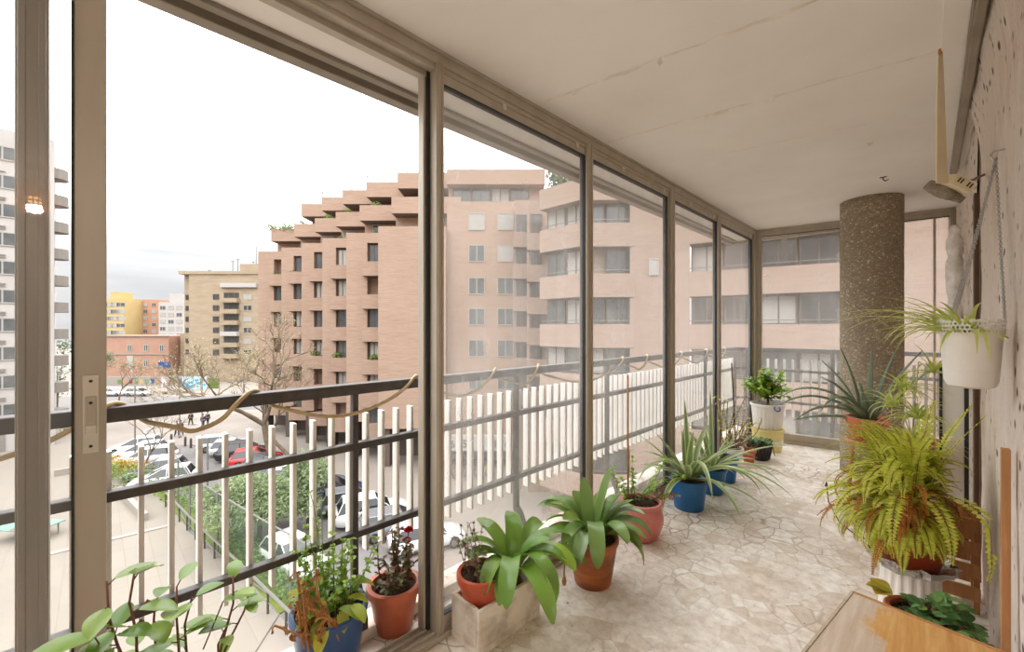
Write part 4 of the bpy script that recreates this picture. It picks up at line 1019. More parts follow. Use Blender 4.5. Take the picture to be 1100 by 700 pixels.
# crate slats and board against the wall behind the stand
c = thing('wooden_crate', 'brown slatted wooden crate between the fern and the rough wall', 'crate', (0.10, 2.86, 0))
for z in (.06, .16, .26, .36):
    mb = MB(); mb.bb(.03, .16, 2.735, 2.747, z, z+.06); mb.bb(.03, .16, 2.93, 2.942, z, z+.06); mb.bb(.028, .038, 2.747, 2.93, z, z+.06); mb.build('slat', M['wood_brown'], c, bevel=.002)
for xx in (.041, .149):
    for yy in (2.757, 2.92): mb = MB(); mb.bb(xx-.01, xx+.01, yy-.01, yy+.01, 0, .44); mb.build('corner_post', M['wood_brown'], c, bevel=.002)
bd = thing('framed_board', 'white board with a dark frame leaning upright behind the fern', 'board', (.10, 3.47, 0))
mb = MB(); mb.bb(.055, .14, 3.462, 3.48, 0.02, 1.02); mb.build('panel', M['white_plastic'], bd)
mb = MB(); mb.bb(.14, .158, 3.455, 3.487, 0, 1.04); mb.bb(.042, .055, 3.455, 3.487, 0, 1.04); mb.bb(.055, .14, 3.455, 3.487, 1.02, 1.04); mb.bb(.055, .14, 3.455, 3.487, 0, .02); mb.build('frame', M['black_plastic'], bd, bevel=.002)
# parasol wrapped in white film
mb = MB(); rg = random.Random(80); n = 22; vs = []; nz_ = 60
for i in range(nz_):
    z = 1.9*i/(nz_-1); r = .038 if .9 < z < 1.82 else (.026 if z > 1.82 else .042)
    r *= (1-.25*(math.sin(z*23) > .8))
    if i == nz_-1: r = .012
    for k in range(n):
        a = 2*PI*k/n; rr = r*(1+.22*noise.noise(Vector((math.cos(a)*1.6, math.sin(a)*1.6, z*9)))); vs.append((.112+rr*math.cos(a), 3.75+rr*math.sin(a), z))
mb.add(vs, [(i*n+k, i*n+(k+1)%n, (i+1)*n+(k+1)%n, (i+1)*n+k) for i in range(nz_-1) for k in range(n)]+[tuple(range(n))[::-1], tuple((nz_-1)*n+k for k in range(n))])
pw = mb.build('wrapped_parasol', M['wrap'], None, smooth=True); tag(pw, 'closed parasol bundled in crumpled white plastic film at the wall end', 'parasol')
# hanging pot
x, y = 0.09, 1.90
h = thing('hanging_planter', 'white hanging pot with a lace rim holding a spider plant, on chains at the wall', 'hanging planter', (x, y, 1.08))
mb = MB(); z0, z1 = 1.08, 1.244
mb.lathe([(0, z0+.004), (.04, z0), (.052, z0+.006), (.058, z0+.022), (.067, z1-.0), (.0705, z1+.001), (.0705, z1+.004), (.064, z1+.004), (.060, z0+.05), (0, z0+.05)], (x, y, 0), 56)
pp = autosmooth(mb.build('pot', M['white_plastic'], h), 40)
mb = MB(); N = 44; rows = 3; rh = .0115; rr0 = .0685
for i in range(rows):
    for k in range(N):
        off = (i % 2)*.5
        a0, a1 = 2*PI*(k+off)/N, 2*PI*(k+1+off)/N; zc0, zc1 = z1+.003+i*rh, z1+.003+(i+1)*rh
        def pt(u, v): 
            a = a0+(a1-a0)*u; zz = zc0+(zc1-zc0)*v; r = rr0+.06*(zz-z1); return (x+r*math.cos(a), y+r*math.sin(a), zz)
        o = [pt(0,0), pt(.5,0), pt(1,0), pt(1,.5), pt(1,1), pt(.5,1), pt(0,1), pt(0,.5)]
        inn = [pt(.5+.36*math.cos(q), .5+.36*math.sin(q)) for q in [PI*1.25, PI*1.5, PI*1.75, 0, PI*.25, PI*.5, PI*.75, PI]]
        mb.add(o+inn, [(j, (j+1)%8, 8+(j+1)%8, 8+j) for j in range(8)])
for k in range(N//2):      # scallops
    a = 2*PI*(k+.5)/(N//2); r = rr0+.06*rows*rh+.001; zc = z1+.003+rows*rh
    mb.add([(x+r*math.cos(a+da), y+r*math.sin(a+da), zc+dz) for da, dz in ((-.14, 0), (.14, 0), (.10, .006), (0, .009), (-.10, .006))], [(0,1,2,3,4)])
mb.build('lace_rim', M['white_plastic'], pp, solid=.0025)
mb = MB(); mb.lathe([(.0605, z1-.03), (.04, z1-.02), (0, z1-.018)], (x, y, 0), 20); mb.build('soil', M['soil'], h)
hook = Vector((.160, 2.15, 1.835))
mb = MB(); mb.tube([(XW+.02, 2.15, 1.86), (.155, 2.15, 1.86), (.145, 2.15, 1.845), (.153, 2.15, 1.83), (.160, 2.15, 1.835)], .0035, 6); mb.build('hook', M['chain'], h)
for a in (2.3, -0.2, -2.2):
    mb = MB(); p0 = Vector((x+.069*math.cos(a), y+.069*math.sin(a), z1+.033)); L_ = (hook-p0).length; nl = int(L_/.0092)
    d = (hook-p0).normalized(); u = d.orthogonal().normalized()
    for k in range(nl):
        tt = (k+.5)/nl; c = p0.lerp(hook, tt); c.z -= .02*math.sin(PI*tt); c.x = min(c.x, XW-.008)
        ax = Matrix.Rotation(k*PI/2+.3, 3, d) @ u
        R0 = .0058; ww = ax.cross(d)
        ring = []
        for q in range(10):
            b = 2*PI*q/10; ring.append(c+d*math.cos(b)*.0072+ww*math.sin(b)*.0036)
        vs = []
        for q in range(10):
            tq = (ring[(q+1)%10]-ring[q-1]).normalized(); n1 = ax; n2 = tq.cross(ax)
            for s_ in range(4): vs.append(ring[q]+n1*math.cos(s_*PI/2)*.0010+n2*math.sin(s_*PI/2)*.0010)
        mb.add(vs, [(q*4+s_, ((q+1)%10)*4+s_, ((q+1)%10)*4+(s_+1)%4, q*4+(s_+1)%4) for q in range(10) for s_ in range(4)])
    mb.build('chain', M['chain'], h, smooth=True)
t = thing('spider_plant', 'spider plant arching out of the white hanging pot', 'plant', (x, y, z1-.02))
ml = MB(); rg = random.Random(90)
for k in range(58):
    az = rg.choice([rg.uniform(2.2, 4.9), rg.uniform(0, 6.28)]); L = rg.uniform(.11, .26)
    if math.cos(az) > .2: L *= .45
    ml.leaf((x+.03*math.cos(az), y+.03*math.sin(az), z1-.012), az, rg.uniform(.5, 1.35), L, rg.uniform(.013, .019), rg.uniform(1.0, 2.3), 10, 0.45, 'taper', 0, 1, kink=rg.uniform(-.3, .3))
for az, el, L, dr in ((3.0, .75, .33, 1.2), (3.3, .6, .33, 1.1), (2.7, .8, .3, 1.3), (3.6, .7, .31, 1.5), (2.4, .9, .28, 1.6), (3.15, .9, .30, 1.6), (3.9, .7, .25, 1.9)):
    ml.leaf((x-.04, y, z1), az, el, L, .017, dr, 12, 0.45, 'taper', 0, 1)
for v_ in ml.v: v_.x = min(v_.x, XW-.012)
ml.build('foliage', [M['leaf_spider'], M['leaf_spider_mid']], t, smooth=True)
# dangling broken lamp and its strip
sl = thing('cable_cover_strip', 'cream plastic strip hanging loose from the ceiling joint', 'strip', (.032, 2.41, CH))
mb = MB(); P = [(.032, 2.412, CH), (.032, 2.415, 2.30), (.034, 2.44, 2.1), (.037, 2.485, 1.92), (.039, 2.50, 1.865)]; Wd = [.016, .024, .036, .046, .050]
vs = []
for (a, b_, c_), ww in zip(P, Wd): vs += [(a-ww*.35, b_-ww*.5, c_), (a+ww*.35, b_+ww*.5, c_)]
mb.add(vs, [(2*i, 2*i+1, 2*i+3, 2*i+2) for i in range(4)]); mb.build('strip', M['cream_plastic'], sl, solid=.004)
mb = MB(); mb.tube([(.032, 2.40, CH-.02), (.032, 2.40, CH)], .006, 8); mb.build('clip', M['bamboo'], sl)
lm = thing('wall_lamp', 'broken cream lamp base tilted on a rod, with grey wool pad', 'lamp', (.088, 2.56, 1.86))
MX = Matrix.Rotation(.72, 4, 'Z') @ Matrix.Rotation(.52, 4, 'Y') @ Matrix.Rotation(.35, 4, 'X')
mb = MB(); mb.box((.088, 2.55, 1.865), (.088, .06, .045), M=MX); bx_ = mb.build('housing', M['cream_plastic'], lm, bevel=.005)
mb = MB()
for k in (-.026, -.014, .014, .026):
    for zz in (.004,):
        mb.box(Vector((.088, 2.55, 1.865))+(MX @ Vector((k, -.0305, zz))), (.005, .003, .018), M=MX)
mb.build('slot', M['rubber'], bx_)
mb = MB(); rg = random.Random(91); n = 14; c0 = Vector((-.005, 2.55, 1.885)); c1 = Vector((.10, 2.60, 1.805)); pts = [c0.lerp(c1, i/12) for i in range(13)]
mb.tube(pts, [.014+.012*math.sin(PI*min(1, .2+i/14))+rg.uniform(-.002, .003) for i in range(13)], n); mb.build('wool_pad', M['wool'], lm, smooth=True)
mb = MB(); mb.tube([(.11, 2.56, 1.87), (.14, 2.75, 1.92), (XW+.02, 2.96, 1.99)], .005, 6); mb.build('rod', M['wood_dark'], lm)
# ceiling hook
mb = MB(); mb.tube([(-.24, 4.12, CH), (-.24, 4.12, CH-.02), (-.225, 4.12, CH-.035), (-.21, 4.12, CH-.025)], .004, 6); mb.tube([(-.26, 4.12, CH-.001), (-.22, 4.12, CH-.001)], .006, 6)
hk = mb.build('ceiling_hook', M['rubber'], None); tag(hk, 'small dark hook screwed into the ceiling near the column', 'hook')
# small dark-leaved plant by the table
x, y = -0.02, 2.15
t = thing('violet_plant', 'dark green bushy plant with small round leaves in a terracotta pot by the wooden table', 'plant', (x, y, 0))
pot(t, x-.0, y, 0, 0.075, 0.095, 0.215, M['terra_plastic'], 0.01, 0.035, 0.015)
ml = MB(); mv = MB(); mb = MB(); rg = random.Random(95)
for k in range(300):
    a = rg.uniform(0, 6.28); q = rg.random()**.5
    cx = x+.06+.115*q*math.cos(a); cy = y-.03+.22*q*math.sin(a); cz = .22+.07*(1-q*q)+rg.uniform(-.03, .02)-(.05*q)
    if cx > XW-.05: cx = XW-.05-rg.random()*.04
    ml.leaf((cx, cy, cz), rg.uniform(0, 6.28), rg.uniform(-.2, .9), rg.uniform(.03, .046), rg.uniform(.026, .036), rg.uniform(.5, 1.4), 5, 0.3, 'oval')
    if k % 4 == 0: mb.tube([(x+rg.uniform(-.04,.04), y+rg.uniform(-.04, .04), .19), (cx, cy, cz)], .0016, 4)
for k in range(5): mv.leaf((x-.09+rg.uniform(-.02, .01), y+.02+rg.uniform(-.03, .03), .24), rg.uniform(2, 4.6), .5, .075, .06, 1.0, 6, .3, 'oval')
for k in range(4): mv.leaf((x+.08+rg.uniform(-.03,.05), y-.2+rg.uniform(-.05, .03), .22), rg.uniform(3, 6), .6, .08, .045, 1.3, 6, .3, 'oval')
mb.build('stem', M['stem_red'], t); ml.build('foliage', M['leaf_violet'], t, smooth=True); mv.build('mottled_foliage', M['leaf_variegated'], t, smooth=True, label='larger yellow and red mottled leaves')
# low wooden table
tb = thing('wooden_table', 'low honey-coloured wooden table with a worn whitish edge, in the near right corner', 'table', (0, 1.5, 0))
RZ = Matrix.Translation((-.174, 1.749, 0)) @ Matrix.Rotation(math.radians(-8), 4, 'Z')
def tbx(x0, x1, y0, y1, z0, z1):
    mb = MB(); mb.box((RZ @ Vector(((x0+x1)/2, (y0+y1)/2, (z0+z1)/2))), (x1-x0, y1-y0, z1-z0), math.radians(-8)); return mb
tbx(.0, .341, -.75, 0, .382, .40).build('tabletop', worn_top(), tb, bevel=.0015)
tbx(-.004, .345, -.003, .009, .36, .402).build('edge_strip', M['wood_brown'], tb, bevel=.001); tbx(-.008, 0, -.75, .009, .37, .402).build('edge_strip', M['wood_worn'], tb, bevel=.001)
for xx in (.02, .29):
    for yy in (-.03, -.72): tbx(xx, xx+.035, yy-.02, yy+.015, 0, .382).build('leg', M['wood_brown'], tb, bevel=.003)
# stick at the wall
mb = MB(); mb.bb(.146, .164, 1.83, 1.858, 0, .917); st = mb.build('wooden_batten', M['wood_brown'], None, bevel=.0015); tag(st, 'upright brown wooden batten leaning on the rough wall at the right edge', 'batten')
# ================================================================ the street
KL = 435.0/448
def WS(lat, d, z=0.0): return W(lat*KL, d, z)
class Fac:
    def __init__(s, a, b, za=0):
        s.o = Vector((a.x, a.y, 0)); d = Vector((b.x-a.x, b.y-a.y, 0)); s.L = d.length; s.a = d.normalized()
        n = Vector((s.a.y, -s.a.x, 0))
        if n.dot(-s.o) < 0: n = -n
        s.n = n; s.dz = 5.0/448*(abs(0.70711*((a.y+b.y)/2-(a.x+b.x)/2)))
    def pt(s, u, d, z): return s.o+s.a*u+s.n*d+Vector((0, 0, z*KL+s.dz+EYE))
    def box(s, mb, u0, u1, d0, d1, z0, z1, mi=0):
        vs = [s.pt(u, d, z) for z in (z0, z1) for d in (d0, d1) for u in (u0, u1)]
        mb.add(vs, [(0,1,3,2),(4,6,7,5),(0,4,5,1),(2,3,7,6),(0,2,6,4),(1,5,7,3)], mi); return mb
    def window(s, root, u0, u1, z0, z1, pane='pane', fr='win_frame', n=2, d=0.0, bar=0.07, name='window'):
        mb = MB(); s.box(mb, u0, u1, d-.02, d+.05, z0, z0+bar); s.box(mb, u0, u1, d-.02, d+.05, z1-bar, z1); s.box(mb, u0, u0+bar, d-.02, d+.05, z0+bar, z1-bar); s.box(mb, u1-bar, u1, d-.02, d+.05, z0+bar, z1-bar)
        for k in range(1, n):
            u = u0+(u1-u0)*k/n; s.box(mb, u-bar/2, u+bar/2, d-.02, d+.04, z0+bar, z1-bar)
        w = mb.build(name, M[fr], root)
        mb = MB(); s.box(mb, u0+bar, u1-bar, d-.02, d+.015, z0+bar, z1-bar); mb.build('pane', M[pane], w)
        return w
def LF(l0, l1, D): return Fac(WS(l0, D), WS(l1, D))
rs = random.Random(17)

# ---- ground, road, paving
def flat(name, pts, z, m):
    mb = MB(); n = len(pts); mb.add([(p.x, p.y, z) for p in pts], [tuple(range(n))])
    a = sum(pts[i].x*pts[(i+1) % n].y-pts[(i+1) % n].x*pts[i].y for i in range(n))
    if a < 0: mb.f[0] = mb.f[0][::-1]
    return mb.build(name, m, None, kind='structure')
S_ = 420
flat('street_ground', [Vector((-S_, -S_, 0)), Vector((S_, -S_, 0)), Vector((S_, S_, 0)), Vector((-S_, S_, 0))], GZ, M['ground'])
flat('road', [G(172,478), G(207,478), G(238,489), G(300,512), G(345,556), G(385,574), G(430,596), W(0.5,19), W(8,12), W(3,8), W(-6.6,14.2), W(-11.5,19.5), G(245,560), G(195,523), G(150,498)], GZ+.02, M['asphalt'])
flat('far_road', [W(-120,62), W(-30,62), W(-30,74), W(-120,74)], GZ+.015, M['asphalt'])
tf = flat('terrace_paving', [G(0,462), G(120,486), G(172,536), G(200,565), G(255,612), G(300,660), W(-9.2,13), W(-4,8), W(-4,2), W(-60,2), W(-75,30)], GZ+.05, M['pavers'])
flat('lawn_strip', [G(160,524), G(172,536), G(200,565), G(255,612), G(300,660), G(322,650), G(275,600), G(222,552), G(186,527)], GZ+.06, M['grass'])
for k in range(6):
    a0, a1 = G(168+k*7.5, 489-k*1.2), G(172+k*7.5, 490-k*1.2); b0, b1 = G(156+k*7.5, 478-k*.8), G(159+k*7.5, 478.4-k*.8)
    pa = G(166+k*8, 490-k*1.4); pb = pa+Vector((-.55, .0, 0)); d = (G(192,472)-G(206,488)); d.z = 0; d.normalize()
    flat('crossing_stripe', [pa, pb, pb+d*3.2, pa+d*3.2], GZ+.03, M['line'])
# curved kerb and white ring
mb = MB(); c = G(186, 461); pts = [(c.x+2.6*math.cos(a), c.y+2.6*math.sin(a), GZ+.05) for a in [PI*2*k/28 for k in range(24)]]; mb.tube(pts, .13, 5); mb.build('kerb_ring', M['line'], None, kind='structure')
mb = MB(); mb.tube([G(207,478)+Vector((0,0,.06)), G(238,489.5)+Vector((0,0,.06)), G(262,498)+Vector((0,0,.06))], .1, 4); mb.build('kerb_line', M['kerb'], None, kind='structure')

# ---- brick apartment building: saw-tooth front and flat front
bb_ = thing('apartment_building', 'pink brick apartment block with saw-toothed bays and stepped roof terraces across the street', 'building', W(-12, 45, GZ))
wall = MB(); win_n = 0
bays = [(-11.9, -5.9, 36.0), (-15.8, -11.9, 38.6), (-19.2, -15.8, 41.0), (-22.6, -19.2, 43.5), (-26.2, -22.6, 46.0), (-30.4, -26.2, 48.5)]
ROWS = [6.75, 3.65, .55, -2.55, -5.65, -8.6]
dark = MB(); sof = MB()
for i, (l0, l1, D) in enumerate(bays):
    f = LF(l0, l1, D); L = f.L
    r0 = L
    if i > 0:
        pl_, pr_, pD = bays[i-1]; vis = pl_/pD*D
        rw = 1.1 if i < 3 else .95
        r0 = (vis-rw)-l0; rec = 0.95
        f.box(wall, 0, r0, -14, 0, -9.3, 8.7); f.box(wall, r0, L, -12, -rec, -9.3, 8.7)
        f.box(wall, r0, L, -rec, 0, 7.75, 8.7)
        for z in ROWS:
            f.box(wall, r0-.3, L, -rec, .5, z-2.2, z-.85)
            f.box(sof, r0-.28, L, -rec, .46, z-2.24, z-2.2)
            if rs.random() < .75: f.window(bb_, r0+.12, r0+1.0, z-.85, z+.85, rs.choice(['pane_blind', 'pane', 'pane', 'pane_blind']), n=2, d=-.3)
    else:
        f.box(wall, 0, L, -12, 0, -9.3, 8.7)
    # terraces above
    s0 = .8
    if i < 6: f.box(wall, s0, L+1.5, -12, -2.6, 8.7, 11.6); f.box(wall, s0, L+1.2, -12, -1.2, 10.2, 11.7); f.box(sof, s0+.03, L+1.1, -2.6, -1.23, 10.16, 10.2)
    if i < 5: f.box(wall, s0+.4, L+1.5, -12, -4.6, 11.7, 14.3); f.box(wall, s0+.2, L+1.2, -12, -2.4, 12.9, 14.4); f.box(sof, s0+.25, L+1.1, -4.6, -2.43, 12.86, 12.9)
    if i < 4: f.window(bb_, L-2.2, L-1.0, 9.0, 10.1, 'pane_blind' if i != 1 else 'pane', 'win_frame_white', 2, -2.55)
    for k in range(2):       # pillars under the bays
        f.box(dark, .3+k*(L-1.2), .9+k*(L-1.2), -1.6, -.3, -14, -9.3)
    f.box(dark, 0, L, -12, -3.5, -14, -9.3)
    if i < 5:
        mb = MB(); f.box(mb, s0+.2, s0+.26, -2.6, -2.5, 14.4, 15.2); P = [f.pt(s0+.2, -2.5, 15.0), f.pt(L+.8, -2.5, 15.1)]; mb.tube(P, .03, 4); P = [f.pt(s0+1.2, -2.5, 14.4), f.pt(s0+.2, -2.5, 15.0)]; mb.tube(P, .03, 4); mb.build('roof_railing', M['bal_glass'], bb_)
# flat front
f = LF(-5.95, 3.0, 37.0); L = f.L
f.box(wall, 0, L, -12, 0, -10.1, 11.2); f.box(wall, 0, L, -12, -.9, 11.2, 12.9); f.box(wall, 0, L, -12, .1, 12.75, 14.1)
for k, z in enumerate((9.36, 6.46, 3.49, .68, -2.2, -5.2)):
    for q, u in enumerate((2.65, 5.2)):
        f.window(bb_, u-.72, u+.72, z-.78, z+.78, 'pane_blind' if (k < 2 and not (k == 1 and q == 0)) else 'pane', 'win_frame_white', 2, .02)
for k in range(4): f.window(bb_, .4+k*1.75, 2.05+k*1.75, 11.3, 12.7, ('pane', 'pane', 'pane_blind', 'pane_dark')[k], 'win_frame', 2, -.85)
f.box(dark, 0, L, -6, -1.0, -14, -10.1)
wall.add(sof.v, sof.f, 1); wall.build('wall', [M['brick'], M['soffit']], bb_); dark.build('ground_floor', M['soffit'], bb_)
mb = MB(); rg = random.Random(101)
for i in (1, 2, 3, 4, 5):
    l0, l1, D = bays[i]; f2 = LF(l0, l1, D)
    for z, q in ((8.75, 40), (-2.7-.6, 60) if i < 4 else (5.7, 40), (11.75, 30)):
        c = f2.pt(f2.L-1.6+rg.uniform(-.6, .4), .0 if z < 8 else -1.6, z+.15); blob(mb, c, (.5, .5, .3), q*2, .2, rg)
f2 = LF(*bays[5]); 
for u in (0.8, 2.2, 3.2): blob(mb, f2.pt(u, -1.4, 11.9), (.9, .6, .5), 120, .22, rg)
mb.build('terrace_plants', M['leaf_hedge'], bb_)
# ---- wing with long balconies
bw = thing('apartment_building', 'pink brick wing with long strip windows and balcony bands, beyond the dusty panes', 'building', W(8, 28, GZ))
wall = MB(); sof = MB(); rl = MB()
segs = [Fac(WS(1.83, 26.5), WS(4.1, 24.4)), Fac(WS(4.1, 24.4), WS(7.4, 24.3))]
pA, pB = WS(7.4, 24.3), WS(10.3, 23.6)
pdir = Vector((math.cos(.24), math.sin(.24), 0)); pC = pB+pdir*8.6; pE = pB+pdir*24
segs2 = [Fac(pB, pC)]
TOPS = [6.1, 3.05, 0.0, -3.05, -6.1, -9.1]
for si, f in enumerate(segs+segs2):
    L = f.L; ov = .0
    f.box(wall, 0, L, -14, -1.0, -14, 12 if si == 2 else 7.5)
    if si < 2: f.box(wall, 0, L, -14, 0.05, 7.45, 8.75 if si else 8.75)
    for z in TOPS+([9.15, 12.2] if si == 2 else []):
        f.box(wall, -.02, L+.02, -.25, 0.0, z-1.42, z); f.box(wall, -.02, L+.02, -1.0, -.25, z-1.42, z-1.2)
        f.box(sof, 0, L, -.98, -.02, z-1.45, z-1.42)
        rl.tube([f.pt(.0, -.08, z+.22), f.pt(L, -.08, z+.22)], .03, 4)
        k = 0; n = max(2, int(L/1.6)); st = L/n
        while k < n:
            nm = rs.choice(['pane', 'pane', 'pane_blind', 'pane_dark', 'pane']) if si != 2 else rs.choice(['pane_blind', 'pane_blind', 'pane', 'pane_dark'])
            if si == 2 or rs.random() < .95: f.window(bw, k*st+.05, (k+1)*st-.05, z, z+1.58, nm, 'win_frame', 2, -.72, .07)
            k += 1
f = Fac(pA, pB); f.box(wall, -.3, f.L+.05, -10, 0, -14, 12); f.window(bw, .75, 1.3, 2.9, 3.9, 'pane_blind', 'win_frame_white', 1, .02)
f = Fac(pC, pE); f.box(wall, 0, f.L, -12, .02, -14, 14)
f = segs2[0]; f.box(wall, -.3, f.L, -12, 0.0, 12.2, 14)
# stepped side towards the flat front
for l0, l1, D, wn in ((.22, 3.2, 33.6, True), (1.25, 3.4, 30.0, True)):
    f = LF(l0, l1, D); f.box(wall, 0, f.L, -4, -.7, -14, 10.5 if D > 32 else 9.2); 
    for z in [9.36, 6.46, 3.49, .68, -2.2, -5.2]:
        zz = z*D/37.0
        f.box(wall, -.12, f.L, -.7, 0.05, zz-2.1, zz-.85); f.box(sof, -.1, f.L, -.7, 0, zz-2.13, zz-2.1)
        f.window(bw, .12, 1.0, zz-.85, zz+.75, rs.choice(['pane', 'pane_dark']), 'win_frame', 2, -.65)
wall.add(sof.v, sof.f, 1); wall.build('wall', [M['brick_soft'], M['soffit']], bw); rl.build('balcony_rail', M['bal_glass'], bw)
rg = random.Random(103); mb = MB()
for k in range(5):
    f = segs[0]; blob(mb, f.pt(.1+k*.62, -1.3, 9.4+rg.uniform(0, .5)), (.65, .6, .95), 420, .2, rg)
o = mb.build('roof_shrubs', M['leaf_tree'], None); tag(o, 'shrubs growing along the roof edge of the strip-windowed wing', 'shrubs', kind='stuff')

# ---- white tower at the left edge
tw = thing('tower_block', 'tall white tower block with rows of windows and rounded corner balconies at the left edge', 'building', W(-58, 48, GZ))
p1 = WS(-48.6, 43); pdir = W(-43, -46.0).normalized(); f = Fac(p1+pdir*24, p1); mb = MB(); f.box(mb, 0, f.L, -14, 0, -14, 19.6); f.box(mb, 0, 16, -12, -1, 19.6, 22); mb.build('wall', M['tower'], tw)
mb = MB(); f.box(mb, 0, f.L-3.2, 0, .06, -14, -11.0)
zt = [14.35-2.87*k for k in range(9)]
for z in zt: f.box(mb, 0, f.L-3.2, 0, .10, z-1.7, z-1.55); f.box(mb, 0, f.L-3.2, 0, .10, z+.95, z+1.05)
mb.build('band', M['tower_band'], tw)
for z in zt+[17.2]:
    for u in (14.2, 17.0, 19.6): f.window(tw, u, u+2.0, z-.72, z+.72, 'pane', 'win_frame_white', 2, .03, .12)
    mb = MB(); c = f.pt(f.L, -1.2, z-1.5); mb.prism([(c.x+1.05*math.cos(a), c.y+1.05*math.sin(a)) for a in [2*PI*k/18 for k in range(18)]], c.z, c.z+.18); mb.lathe([(1.0, c.z+.18), (1.03, c.z+.18), (1.03, c.z+1.05), (1.0, c.z+1.05)], (c.x, c.y, 0), 18); mb.build('balcony', M['tower_band'], tw)
# ---- tan block
tn = thing('apartment_building', 'tan brick apartment block with rooftop penthouse and antennas behind the bare plane tree', 'building', W(-67, 100, GZ))
f = LF(-75.8, -56, 95); wall = MB(); f.box(wall, 0, f.L, -14, 0, -14, 12.2); f.box(wall, -2.2, 0, -14, -1.5, -14, 12.2); f.box(wall, 10.3, 16, -10, -2, 12.2, 14.4); f.box(wall, -2.2, f.L, -14, .25, 11.7, 12.4)
wall.build('wall', M['beige'], tn)
for k in range(6):
    z = 6.4-2.6*k
    f.window(tn, 5.5, 6.9, z-.65, z+.65, 'pane_dark', 'win_frame', 2, .03, .12)
    f.window(tn, 12.4, 14.4, z-.65, z+.65, 'pane_dark' if k % 2 else 'pane_blind', 'win_frame_white', 2, .03, .12)
    mb = MB(); f.box(mb, 7.8, 11.6, 0, 1.1, z-1.35, z-.35); mb.build('balcony', M['white_bld'] if k in (3,) else M['beige'], tn)
    f.window(tn, 8.0, 11.4, z-.3, z+1.0, 'pane_dark', 'win_frame', 3, .03, .1)
    f.window(tn, -1.9, -1.0, z-.6, z+.6, 'pane_dark', 'win_frame', 1, -1.45, .1)
mb = MB(); f.box(mb, 7.5, 15.6, -1.5, .6, 8.6, 9.6); f.box(mb, 7.5, 15.6, -1.6, -1.5, 9.6, 10.2); mb.build('terrace', M['white_bld'], tn)
mb = MB()
for u, h in ((8, 3.2), (9.2, 3.6), (12.8, 3.0), (13.5, 6.5), (2.5, 1.0)):
    mb.tube([f.pt(u, -3, 12.2), f.pt(u, -3, 12.2+h)], .07, 4); mb.tube([f.pt(u-.5, -3, 12+h), f.pt(u+.5, -3, 12+h)], .05, 4)
mb.build('antenna', M['rail'], tn)
# ---- far coloured blocks
def block(name, label, px0, px1, ytop, D, m, cols, rows, wpx, fr='win_frame_white', extra=None):
    l0, l1 = (px0-550)/435*D, (px1-550)/435*D; zt_ = (348-ytop)/435*D
    r = thing(name, label, 'building', W((l0+l1)/2, D+5, GZ)); f = LF(l0, l1, D)
    mb = MB(); f.box(mb, 0, f.L, -12, 0, -14, zt_)
    if extra: f.box(mb, f.L*extra[0], f.L*extra[1], -8, -1, zt_, zt_+extra[2])
    mb.build('wall', m, r)
    for c_ in range(cols):
        for k in range(rows):
            u = f.L*(c_+.5)/cols; z = zt_-2.2-2.75*k; f.window(r, u-wpx/2, u+wpx/2, z-.8, z+.8, 'pane_blind' if (c_+k) % 3 else 'pane', fr, 2, .05, .15)
    return r
block('apartment_building', 'far yellow apartment block beside the window stile', 108, 133, 321, 160, M['yellow'], 4, 5, 3.4, extra=(.3, .6, 3))
block('apartment_building', 'far orange apartment block between the yellow and white blocks', 133.5, 170, 321.5, 168, M['orange'], 4, 5, 1.8, extra=None)
block('apartment_building', 'far white block beside the tan apartment building', 170.5, 197, 324.5, 160, M['white_bld'], 3, 5, 2.2, extra=(.35, .9, 3.4))
sc_ = thing('school_building', 'low red brick building with a pale string course below the far blocks', 'building', W(-94, 110, GZ))
f = LF(-112, -89, 105); mb = MB(); f.box(mb, 0, f.L, -14, 0, -14, -3.0); mb.build('wall', M['school'], sc_)
mb = MB(); f.box(mb, 0, f.L, 0, .2, -7.9, -7.6); f.box(mb, 0, f.L, 0, .3, -3.2, -2.9); mb.build('string_course', M['kerb'], sc_)
for u in (12.5, 16.6, 20.6):
    for z in (-6.2, -10.2): f.window(sc_, u-.6, u+.6, z-.9, z+.9, 'pane', 'win_frame_white', 2, .04, .18)
hb = thing('house', 'small pale house front with balcony between red brick building and tan block', 'building', W(-82, 108, GZ))
f = LF(-88.5, -77, 108); mb = MB(); f.box(mb, 0, f.L, -8, 0, -14, -2.5); mb.build('wall', M['beige'], hb)
for u in (2, 5.2, 8.5):
    for z in (-5.2, -8.6): f.window(hb, u-.7, u+.7, z-.9, z+.9, 'pane_dark', 'win_frame_white', 2, .04, .15)
# far low wall with painted panels, mural, totem, signs
def panel(root, c, ang_, wd, z0, z1, m, th=.12, name='panel'):
    mb = MB(); mb.box((c.x, c.y, GZ+(z0+z1)/2), (wd, th, z1-z0), ang_); return mb.build(name, m, root)
AL = PI/4      # direction across the view
t = thing('low_wall', 'long pale low wall with small coloured painted patches beyond the far road', 'wall', G(160, 414)); c = G(160, 414)
panel(t, c, AL, 19, 0, 1.9, M['kerb'], .3, 'wall'); rg = random.Random(105)
cols_ = ['leaf_hedge', 'yellow', 'lamp_red', 'mint', 'orange', 'sign_blue']
for k in range(12):
    d = W(1, 1, 0)*0; p = c+W(1, 0, 0)*(-6+1.15*k)+W(0, -1, 0)*.18; panel(t, p, AL, rg.uniform(.5, .9), .5, rg.uniform(1.1, 1.6), M[rg.choice(cols_)], .04, 'painted_patch')
t = thing('painted_hoarding', 'white hoarding with light blue painted shapes in front of the tan block', 'hoarding', G(209, 418)); c = G(209, 418)
panel(t, c, AL, 4.7, 0, 2.5, mat('pale blue hoarding', srgb(186,214,220), .8, c2=srgb(150,198,212), scale=1.2), .12, 'panel')
mbl = mat('bright blue paint', srgb(66,166,200), .7); mwh = M['line']
